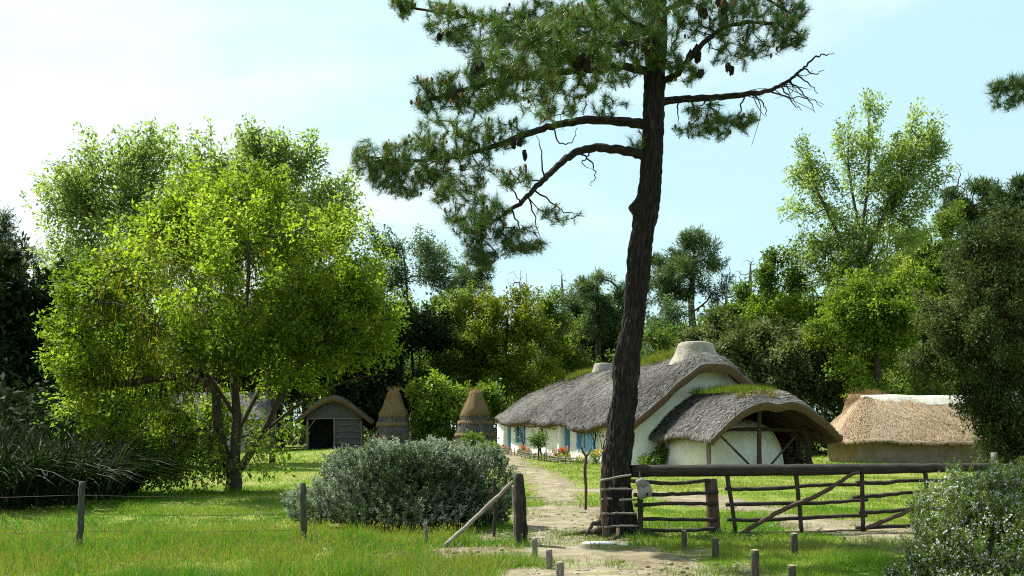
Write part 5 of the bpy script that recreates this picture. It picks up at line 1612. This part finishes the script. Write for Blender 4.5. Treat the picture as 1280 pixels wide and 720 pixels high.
# the limbs already have their own tubes: draw only the twigs
kids_par = par.copy()
sub = MB()
n = len(pos); cnt = np.zeros(n)
haskid = np.zeros(n, bool); haskid[par[par >= 0]] = True
for i in range(n - 1, -1, -1):
    if not haskid[i]: cnt[i] = 1
    if par[i] >= 0: cnt[par[i]] += cnt[i]
done = np.zeros(n, bool)
order = [i for i in range(n0, n)]
kids = [[] for _ in range(n)]
for i in range(n0, n): kids[par[i]].append(i)
stack = [(k, i) for i in range(n0) for k in kids[i]]
while stack:
    i, frm = stack.pop(); chain = [frm]; cur = i
    while True:
        chain.append(cur)
        ks = sorted(kids[cur], key=lambda q: -cnt[q])
        if not ks: break
        stack += [(q, cur) for q in ks[1:]]; cur = ks[0]
    rr_ = .0045 * cnt[chain] ** .42; rr_[0] = rr_[1]
    tm.tube(pos[chain], np.minimum(rr_, .05), 5, cap=False)
tm.build("trunk", M['pine_bark'], pine)
E = pos[ends]; Dd = unit(unit(E - pos[par[ends]]) * .8 + A3(0, 0, .55) + g.normal(size=E.shape) * .3)
nm = MB()
pine_tufts(g, nm, E, Dd, 66, .15, .0046, (.42 + .2 * N1(E, 1.1) + g.normal(size=len(E)) * .12), .16)
mid = par[ends]; mid = mid[mid >= n0]
E2 = pos[mid]
pine_tufts(g, nm, E2, unit(g.normal(size=E2.shape) + A3(0, 0, .6)), 20, .13, .0052, np.full(len(E2), .35), .14)
nm.build("crown", M['needle'], pine)
# rust coloured young cones at the shoot tips
cm_ = MB()
for i in g.choice(len(E), 620, replace=False):
    cm_.blob(E[i] + Dd[i] * .05, (.020, .020, .036), int(i), .1, 2, 7, 6, tint=float(g.uniform(0, 1)))
cm_.build("young_cones", M['rust'], pine)["kind"] = "stuff"
dm = MB()
for (a, b, dy, s) in ((868, 66, -.4, 1.0), (862, 72, -.4, .9), (874, 72, -.35, .9), (876, 92, -.4, .8), (878, 18, -.4, 1.0), (905, 10, -.5, 1.1), (899, 2, -.5, 1), (725, 75, -1.7, 1.3), (732, 80, -1.75, 1.2), (722, 82, -1.7, 1.2), (595, 85, -1.6, 1.2), (600, 90, -1.6, 1.1), (590, 92, -1.6, 1.0), (644, 180, .5, .8), (650, 178, .5, .8), (655, 196, .5, .8), (578, 212, .6, .7), (502, 10, 1.6, .8), (498, 4, 1.6, .8), (770, 60, -.4, .9), (910, 85, -.3, .8), (915, 88, -.3, .8), (548, 48, 1.5, .8), (560, 44, 1.5, .7)):
    for k in range(2):
        dm.blob(wp(a, b, dy) + g.normal(size=3) * .02, (.045 * s, .045 * s, .075 * s), int(a + b + k), .18, 5, 10, 9, tint=float(g.uniform(.2, .8)))
dm.build("old_cones", M['cone'], pine)["kind"] = "stuff"
# surface roots
rm = MB()
for pts, r0 in (([(-.22, -.05, .12), (-.42, -.12, .05), (-.62, -.05, .03), (-.9, -.12, -.02)], .05), ([(-.25, -.1, .22), (-.42, -.22, .16), (-.50, -.25, .02)], .04), ([(.2, -.15, .10), (.45, -.3, .03), (.75, -.3, -.03)], .045), ([(-.05, -.25, .10), (-.1, -.55, .02), (-.35, -.75, -.03)], .035)):
    stick(rm, pts, (r0, r0 * .7, r0 * .35), int(r0 * 999), 8, .08, 6, .01)
rm.build("root", M['bark'], pine)

# a second pine out of frame at the right, one bough of which reaches in
Y2 = 17.0
def w2(px, py, dy=0): return W(px, py, Y2) + A3(0, dy, 0)
x2 = (1460 - 640) / FPX * Y2
o2 = A3(x2, Y2, float(gh(x2, Y2)))
pine2 = thing("pine_tree", "pine whose single dark needle bough reaches in at the upper right edge", "tree", o2)
m_ = MB()
S2 = smooth_path([o2 - A3(0, 0, .2), w2(1455, 400), w2(1450, 150), w2(1445, -60)], 10)
m_.tube(S2 - o2, np.linspace(.26, .12, len(S2)), 12)
bl = smooth_path([w2(1452, 160), w2(1380, 130), w2(1310, 112), w2(1245, 108)], 8)
m_.tube(bl - o2, np.linspace(.07, .015, len(bl)), 8)
k = Y2 / FPX
T = sample_clumps(g, [(w2(1262, 118) - o2, A3(26 * k, .4, 20 * k), 1), (w2(1300, 105) - o2, A3(30 * k, .5, 24 * k), 1), (w2(1255, 106) - o2, A3(20 * k, .3, 8 * k), .5), (w2(1420, -40) - o2, A3(90 * k, .9, 50 * k), 1.5)], 260, .2)
pos, par, ends, n0 = grow(g, [(S2 - o2, None), (bl - o2, 0)], T, .16, up=-.05, low=-.05)
wood(m_, pos[:], par, .05, .005)
m_.build("trunk", M['pine_bark'], pine2)
E = pos[ends]; nm = MB(); pine_tufts(g, nm, E, unit(unit(E - pos[par[ends]]) + A3(0, 0, .5)), 46, .14, .0055, np.full(len(E), .3), .14)
nm.build("crown", M['needle'], pine2)

# ------------------------------------------------------------------ the leafy spring tree on the left
YT = 27.0
ls = [([(291, 619), (293, 600), (294, 560), (296, 520), (292, 470), (290, 400), (285, 320), (282, 260)], None),
      ([(294, 596), (312, 568), (330, 540), (350, 505, -.3), (375, 465, -.6), (410, 420, -.8)], 0),
      ([(290, 596), (280, 565), (272, 530), (262, 480, .5), (240, 420, .9), (205, 370, 1.2)], 0),
      ([(294, 545), (310, 500, .6), (335, 440, 1.2), (360, 370, 1.6), (385, 310, 1.8)], 0),
      ([(294, 520), (270, 470, -.8), (230, 420, -1.6), (180, 390, -2.0), (130, 400, -2.2)], 0),
      ([(293, 490), (315, 430, -1.0), (330, 360, -1.6), (335, 290, -2.0)], 0),
      ([(330, 540), (380, 500, .2), (430, 475, .5), (480, 465, .6)], 0),
      ([(262, 480, .5), (210, 470, .2), (150, 480, -.2), (105, 460, -.2)], 0)]
el = [(280, 300, 100, 62), (200, 350, 95, 70), (370, 335, 85, 75), (280, 380, 130, 80, -1.5), (150, 420, 75, 80), (410, 400, 70, 60), (120, 470, 42, 45), (190, 480, 80, 60, -1.0), (300, 440, 90, 46, -1.5), (385, 440, 66, 36), (445, 415, 42, 40), (330, 270, 60, 30), (240, 275, 55, 30), (180, 540, 45, 40, -.6), (240, 520, 50, 30, .5), (165, 590, 26, 22, -.6), (255, 575, 40, 30, -.7), (325, 575, 28, 22, -.8), (395, 285, 40, 30), (440, 360, 35, 40), (250, 605, 30, 12, -.6), (215, 548, 62, 36, .3), (190, 575, 40, 26, .4), (320, 520, 34, 26, 1.0), (95, 390, 28, 40), (350, 490, 36, 16)]
lt = ptree("leafy_tree", "wide bright yellow green tree with several dark stems, left half", YT, 291, el, 2300, 'l_near', 28, .18, .105, .066, 9, .20, clump=4, cspread=.16, cflat=.8, gap=-.45, gapf=1.8, spray=.50, spray_up=.5, limbs=ls, r_tip=.008, step=.32, wig=.07, low=.25, bare=.2, shell=.35, droop=.25)
# hanging catkins and reddish young shoots among the leaves
g = np.random.default_rng(91)
kat = MB()
o_ = np.array(lt.location)
T = sample_clumps(g, [ell(e[0], e[1], e[2], e[3], YT, dy=(e[4] if len(e) > 4 else 0)) for e in el[:19]], 6500, .5) - o_
kat.leaves(T, unit(g.normal(size=T.shape) * .18 + A3(0, 0, -1)), unit(g.normal(size=T.shape)), g.uniform(.10, .22, len(T)), .022, g.uniform(0, 1, len(T)), wide=.5)
kat.build("catkins", M['catkin'], lt)["kind"] = "stuff"

# ------------------------------------------------------------------ the woods behind
B = dict(step=.8)
def wood_tree(name, label, Y, base, ells, leaf, seed, top=None, n=300, per=64, sig=.40, L=.21, Wd=.13, r=.2, limbs=None, **kw):
    o = dict(step=.7, r_tip=.02, wig=.06, minr=.012, along=True, shell=.5, clump=7, cspread=.26); o.update(kw)
    return ptree(name, label, Y, base, ells, n, leaf, per, sig, L, Wd, seed, r, top=top, limbs=limbs, **o)
# pale poplars behind the leafy tree
wood_tree("poplar", "pale green poplar rising at the left behind the leafy tree", 46, 130, [(90, 300, 40, 70), (130, 250, 50, 50), (175, 225, 38, 45), (200, 215, 26, 42), (110, 350, 60, 70), (70, 380, 30, 60), (160, 300, 60, 60)], 'l_poplar', 1, top=(180, 200), n=460, per=38, sig=.28, L=.19, Wd=.105, r=.14, bark='bark', up=.2, clump=0, gap=-.6, spray=1.25, spray_up=.9)
wood_tree("poplar", "pale green poplar standing above the centre of the leafy tree", 50, 262, [(262, 235, 30, 45), (250, 270, 45, 50), (290, 240, 26, 36), (240, 330, 60, 60), (225, 230, 24, 34), (300, 215, 20, 30)], 'l_poplar', 2, top=(262, 200), n=340, per=38, sig=.28, L=.19, Wd=.105, r=.14, bark='bark', up=.2, clump=0, gap=-.6, spray=1.25, spray_up=.9)
wood_tree("poplar", "pale green poplar with several upright tips behind the right half of the leafy tree", 48, 340, [(335, 235, 36, 44), (355, 215, 16, 28), (320, 205, 14, 20), (385, 230, 12, 40), (350, 280, 60, 50), (400, 280, 30, 40), (420, 260, 12, 25)], 'l_poplar', 3, top=(345, 200), n=400, per=38, sig=.28, L=.19, Wd=.105, r=.14, bark='bark', up=.2, clump=0, gap=-.6, spray=1.25, spray_up=.9)
wood_tree("poplar", "thin pale tree between the leafy tree and the pine's lowest tufts", 82, 520, [(500, 320, 38, 36), (520, 340, 30, 40), (475, 340, 30, 40), (505, 390, 40, 50), (540, 345, 16, 24)], 'l_grey', 4, top=(503, 300), n=300, per=34, sig=.34, L=.20, Wd=.11, r=.10, bark='bark', up=.2)
# dark evergreens, left edge
dk = dict(leaf='l_dark', n=260, per=80, sig=.5, L=.26, Wd=.16)
def dark(name, label, Y, base, ells, seed, top=None, **kw):
    o = dict(dk); o.update(kw); return wood_tree(name, label, Y, base, ells, o.pop('leaf'), seed, top=top, **o)
dark("evergreen_tree", "black green evergreen at the left edge under the pale sky", 44, 20, [(20, 420, 60, 70), (10, 360, 40, 40), (50, 380, 40, 50), (20, 490, 70, 50), (-40, 400, 60, 80)], 11, top=(20, 330))
dark("evergreen_tree", "dark evergreen between the left edge tree and the leafy tree", 47, 95, [(90, 440, 50, 50), (80, 500, 60, 50), (110, 400, 30, 40), (60, 540, 60, 30)], 12, top=(90, 380))
wood_tree("pine_tree", "thin pine top poking up at the left edge", 52, -8, [(-5, 300, 24, 22), (20, 310, 12, 9), (10, 335, 26, 10), (-20, 340, 30, 20), (28, 325, 8, 6)], 'l_farpine', 13, top=(-4, 290), n=80, per=60, sig=.3, L=.3, Wd=.05, r=.14)
# bright shrubs and dark bank behind the huts
dark("evergreen_tree", "dark evergreen behind the white outbuilding", 82, 235, [(170, 470, 70, 60), (250, 440, 90, 60), (230, 500, 90, 35)], 14, top=(230, 400))
dark("evergreen_tree", "dark evergreen between the outbuilding and the small reed shed", 77.5, 352, [(325, 430, 60, 44), (350, 400, 50, 36), (300, 450, 40, 40), (365, 450, 40, 36)], 61, top=(345, 390), bare=.5)
dark("evergreen_tree", "dark evergreen leaning over the small reed shed", 76.5, 452, [(405, 385, 56, 40, -2.5), (405, 432, 50, 30, -2.5), (440, 450, 46, 40), (380, 455, 40, 26), (450, 490, 36, 40), (455, 410, 40, 30)], 15, top=(430, 410))
dark("evergreen_tree", "dark evergreen behind the shaded conical hut", 80, 500, [(480, 440, 50, 50), (515, 450, 40, 60), (500, 500, 60, 45), (520, 400, 30, 30)], 16, top=(505, 390))
wood_tree("bright_shrub", "fresh green shrub beside the golden capped conical hut", 72, 575, [(545, 500, 26, 20), (575, 490, 34, 22), (560, 525, 36, 22), (620, 505, 24, 26), (600, 500, 30, 24), (530, 512, 14, 10)], 'l_bright', 17, top=(575, 500), n=130, per=60, sig=.34, L=.24, Wd=.16, r=.12, cat="shrub")
# centre background, left to right
wood_tree("pine_tree", "slender pine with bare dark trunk standing above the woods left of centre", 95, 585, [(590, 345, 22, 14), (572, 352, 10, 9), (598, 358, 14, 12), (583, 365, 20, 10), (604, 340, 10, 8)], 'l_farpine', 18, top=(588, 345), n=60, per=90, sig=.40, L=.40, Wd=.07, r=.24, flat=.55, clump=0, gap=-.2, spray=.35)
wood_tree("woodland_tree", "mid green tree behind the golden capped hut", 88, 560, [(545, 420, 36, 40), (560, 460, 46, 40), (530, 470, 40, 40), (575, 410, 24, 34)], 'l_mid', 19, top=(555, 400))
wood_tree("olive_tree", "olive yellow leaved tree behind the left end of the cottage roof", 80, 632, [(625, 420, 46, 42), (650, 400, 30, 34), (610, 455, 46, 36), (655, 450, 40, 40), (640, 385, 22, 18), (630, 480, 50, 24)], 'l_olive', 20, top=(635, 385), n=280)
wood_tree("woodland_tree", "mid green tree just right of the olive yellow tree", 90, 690, [(690, 430, 34, 44), (675, 460, 40, 34), (705, 470, 40, 24), (690, 400, 20, 22)], 'l_mid', 21, top=(690, 395), n=240)
wood_tree("grey_green_tree", "grey green tree behind the cottage ridge left of the pine trunk", 96, 715, [(715, 395, 34, 34), (700, 378, 22, 20), (735, 420, 36, 40), (745, 455, 40, 26), (705, 430, 30, 30)], 'l_grey', 22, top=(715, 375), n=260)
wood_tree("pine_tree", "pine with two tufted tops left of the tall pine trunk", 92, 748, [(742, 350, 16, 12), (728, 356, 9, 8), (745, 370, 22, 10), (768, 360, 14, 14), (770, 385, 18, 20), (750, 400, 24, 16)], 'l_farpine', 23, top=(746, 350), n=90, per=80, sig=.40, L=.40, Wd=.07, r=.24, flat=.55, clump=0, gap=-.2, spray=.35)
wood_tree("woodland_tree", "dark green tree directly behind the pine trunk", 98, 775, [(775, 420, 30, 40), (770, 455, 40, 24)], 'l_mid', 24, top=(775, 390), n=150)
wood_tree("pine_tree", "broad dark pine immediately right of the tall trunk", 90, 838, [(835, 335, 26, 18), (825, 355, 26, 16), (845, 360, 24, 16), (822, 378, 18, 10), (850, 340, 14, 12)], 'l_farpine', 25, top=(836, 335), n=110, per=90, sig=.40, L=.40, Wd=.07, r=.26, flat=.55, clump=0, gap=-.2, spray=.35)
wood_tree("pine_tree", "tall pine with domed crown and bare trunk behind the chimney", 88, 868, [(872, 312, 20, 11), (860, 306, 10, 7), (868, 335, 24, 10), (850, 345, 24, 12), (885, 352, 22, 10), (893, 362, 12, 8), (846, 362, 16, 10)], 'l_farpine', 26, n=120, per=90, sig=.40, L=.40, Wd=.07, r=.28, flat=.55, clump=0, gap=-.2, limbs=[([(869, 532), (868, 430), (864, 380), (868, 312)], None), ([(866, 390), (885, 375), (893, 355)], 0)])
wood_tree("grey_green_tree", "sparse grey green tree with sky between its leaves right of the pine trunk", 84, 822, [(822, 410, 34, 26), (850, 420, 26, 24), (815, 435, 28, 20)], 'l_grey', 27, top=(825, 390), n=130, per=34, L=.22, Wd=.12)
wood_tree("woodland_tree", "dark bushy tree hidden behind the chimney", 78, 845, [(830, 445, 46, 22), (870, 440, 40, 24)], 'l_mid', 28, top=(848, 430), n=160)
# bare trees
def bare_tree(label, Y, base, ells, top, seed, n=60):
    g_ = np.random.default_rng(seed)
    x0 = (base - 640) / FPX * Y
    T = sample_clumps(g_, [ell(*e, Y) for e in ells], n, .5)
    org_ = A3(x0, Y, 0)
    pos, par, ends, n0 = grow(g_, [(smooth_path([org_, (org_ + W(*top, Y)) / 2, W(*top, Y)], 6), None)], T, .5, up=.25, wig=.06)
    o = thing("bare_tree", label, "tree", org_)
    m_ = MB(); wood(m_, pos - org_, par, .16, .018); m_.build("trunk", M['bark_pale'], o)
bare_tree("leafless grey tree whose twigs show above the olive yellow tree", 92, 655, [(660, 370, 26, 26), (648, 350, 14, 20)], (658, 350), 1)
bare_tree("leafless pale tree left of the pine trunk high over the woods", 100, 712, [(700, 355, 12, 20), (712, 360, 14, 14)], (702, 345), 2, 36)
bare_tree("leafless grey tree between the domed pine and the bright maple", 86, 908, [(908, 365, 22, 26), (918, 390, 20, 24)], (908, 345), 3, 70)
bare_tree("leafless tree with tangled twigs showing over the bright maple's left shoulder", 84, 935, [(935, 338, 16, 16), (925, 352, 16, 14)], (938, 332), 4, 50)
# right side
dark("holm_oak", "dark holm oak behind the porch roof", 66, 1000, [(985, 440, 46, 40), (1010, 470, 50, 34), (950, 450, 40, 34), (1035, 460, 30, 40)], 31, top=(990, 420), leaf='l_holm', n=320, per=80, sig=.42, L=.22, Wd=.12)
dark("holm_oak", "dark holm oak between chimney and bright maple", 72, 915, [(905, 425, 26, 30), (930, 420, 26, 34), (890, 445, 24, 20), (925, 460, 36, 26)], 32, top=(912, 410), leaf='l_holm', n=260)
wood_tree("maple_tree", "bright green maple left of the tall poplar above the porch", 70, 965, [(958, 365, 36, 26), (945, 395, 38, 26), (985, 385, 40, 36), (960, 425, 42, 20), (1000, 415, 34, 26), (965, 340, 20, 14), (935, 432, 16, 12)], 'l_bright', 33, top=(962, 345), n=280, per=60, sig=.4, L=.20, Wd=.13, r=.2)
tl = [([(1090, 532), (1086, 440), (1078, 370), (1076, 300), (1085, 230), (1086, 150)], None), ([(1080, 390), (1060, 330), (1042, 280), (1020, 235), (1010, 200)], 0), ([(1078, 330), (1100, 280), (1130, 230), (1148, 170)], 0), ([(1077, 300), (1062, 220), (1060, 165)], 0)]
wood_tree("poplar", "tall airy poplar reaching highest on the right side", 68, 1090, [(1085, 165, 22, 34), (1070, 190, 30, 26), (1105, 200, 30, 28), (1145, 185, 26, 36), (1160, 215, 26, 20), (1060, 165, 10, 24), (1018, 215, 16, 26), (1030, 250, 36, 26), (1010, 275, 26, 14), (1085, 240, 36, 30), (1130, 250, 30, 30), (1060, 290, 50, 26), (1105, 300, 46, 34), (1040, 325, 40, 24), (1070, 345, 50, 24), (1150, 160, 12, 20), (1003, 190, 8, 12)], 'l_poplar', 34, n=820, per=34, sig=.28, L=.20, Wd=.115, r=.3, clump=0, gap=-.5, spray=1.1, spray_up=.8, limbs=tl, bark='bark', up=.15, shell=.4)
wood_tree("maple_tree", "bright green maple at the foot of the tall poplar above the barn", 62, 1092, [(1085, 395, 50, 34), (1050, 370, 34, 26), (1110, 420, 44, 30), (1070, 430, 46, 26), (1090, 460, 40, 22), (1045, 412, 22, 16), (1120, 375, 36, 30), (1075, 478, 24, 14)], 'l_bright', 35, top=(1090, 380), n=320, per=60, sig=.4, L=.19, Wd=.125, r=.2, limbs=[([(1097, 536), (1097, 470), (1092, 380)], None)])
wood_tree("woodland_tree", "shaded green tree between the tall poplar and the holm oak", 74, 1160, [(1150, 300, 40, 40), (1165, 340, 40, 40), (1140, 370, 40, 40), (1170, 400, 40, 50), (1145, 430, 40, 50), (1175, 460, 40, 40), (1130, 470, 40, 36)], 'l_mid', 36, top=(1155, 290), n=420, r=.25)
wood_tree("pine_tree", "dark pine crown between the poplar and the right edge", 76, 1215, [(1215, 250, 34, 20), (1235, 240, 18, 12), (1200, 265, 20, 12), (1220, 280, 36, 18)], 'l_farpine', 37, top=(1216, 245), n=110, per=90, sig=.40, L=.40, Wd=.07, r=.26, flat=.55, clump=0, gap=-.2, spray=.35)
wood_tree("pine_tree", "dark pine crown cut by the right edge behind the holm oak", 72, 1280, [(1275, 245, 22, 16), (1290, 270, 40, 30), (1265, 262, 14, 10)], 'l_farpine', 38, top=(1282, 240), n=110, per=90, sig=.40, L=.40, Wd=.07, r=.26, flat=.55, clump=0, gap=-.2, spray=.35)
bare_tree("dead branching tree top between the tall poplar and the dark pine", 78, 1190, [(1185, 225, 30, 24), (1205, 222, 20, 16), (1178, 250, 16, 14)], (1180, 230), 5, 60)
# the big holm oak on the right, nearer than the barn
hl_ = [([(1335, 560), (1330, 500), (1320, 430), (1300, 350), (1290, 280)], None), ([(1330, 500), (1290, 470), (1240, 460), (1200, 455)], 0), ([(1322, 440), (1270, 400), (1220, 380), (1180, 390)], 0), ([(1330, 520), (1280, 520), (1240, 515)], 0)]
wood_tree("holm_oak", "big dark olive holm oak filling the right edge and hanging over the barn", 33, 1335, [(1270, 300, 60, 46), (1235, 340, 50, 40), (1290, 390, 80, 60), (1220, 400, 56, 46), (1190, 430, 36, 36), (1240, 450, 70, 34), (1195, 400, 36, 40), (1260, 500, 46, 50), (1235, 500, 22, 26), (1280, 560, 50, 34), (1180, 460, 30, 18), (1265, 545, 34, 30), (1340, 330, 70, 70), (1360, 450, 80, 80), (1222, 545, 7, 10), (1213, 505, 8, 12), (1245, 562, 16, 18)], 'l_holm', 39, spray=.42, n=2500, per=38, sig=.18, L=.10, Wd=.05, r=.24, limbs=hl_, r_tip=.010, step=.4, minr=.0, shell=.35, cspread=.22)
# fill of the far wood: reads as one mass behind the single trees
g = np.random.default_rng(500)
fm = MB()
cents, tints = [], []
for x in np.linspace(-75, 80, 120):
    for Y in (104, 114):
        xx = x * Y / 100 + g.normal() * 1.0
        px = 640 + xx / Y * FPX
        topv = np.interp(px, [-200, 60, 200, 450, 560, 660, 700, 780, 840, 920, 1000, 1200, 1400], [330, 400, 420, 400, 410, 420, 415, 400, 425, 400, 380, 300, 300]) + g.normal() * 14
        H = EYE + (HOR - topv) / FPX * Y
        m = int(H * 3.4)
        z = g.uniform(.2, 1, m) ** .8 * H
        w = 2.0 * np.sqrt(np.clip(1 - ((z / H - .5) / .55) ** 2, .1, 1))
        cents.append(np.stack([xx + g.normal(size=m) * w * .8, Y + g.normal(size=m) * w * .8, z], -1))
        fm.tube([(xx, Y, -.2), (xx + g.normal() * .3, Y, H * .9)], (.22, .05), 5, mat=1)
C = np.concatenate(cents)
leaf_cloud(g, fm, C, 26, .55, .42, .28, .35 + .25 * N1(C, .35) + g.normal(size=len(C)) * .08, mat=0)
tag(fm.build("far_woods", [M['l_mid'], M['bark']]), kind="stuff")
# low undergrowth along the foot of the trees
um = MB()
cents = []
for k in range(900):
    Y = g.uniform(80, 98); px = g.uniform(-60, 1340)
    x = (px - 640) / FPX * Y
    cents.append((x, Y, g.uniform(.1, 2.4)))
for k in range(260):
    Y = g.uniform(60, 66); px = g.uniform(880, 1330)
    cents.append(((px - 640) / FPX * Y, Y, g.uniform(.1, 2.6)))
for k in range(160):
    Y = g.uniform(34, 44); px = g.uniform(-80, 120)
    cents.append(((px - 640) / FPX * Y, Y, g.uniform(.1, 2.6)))
C = np.array(cents)
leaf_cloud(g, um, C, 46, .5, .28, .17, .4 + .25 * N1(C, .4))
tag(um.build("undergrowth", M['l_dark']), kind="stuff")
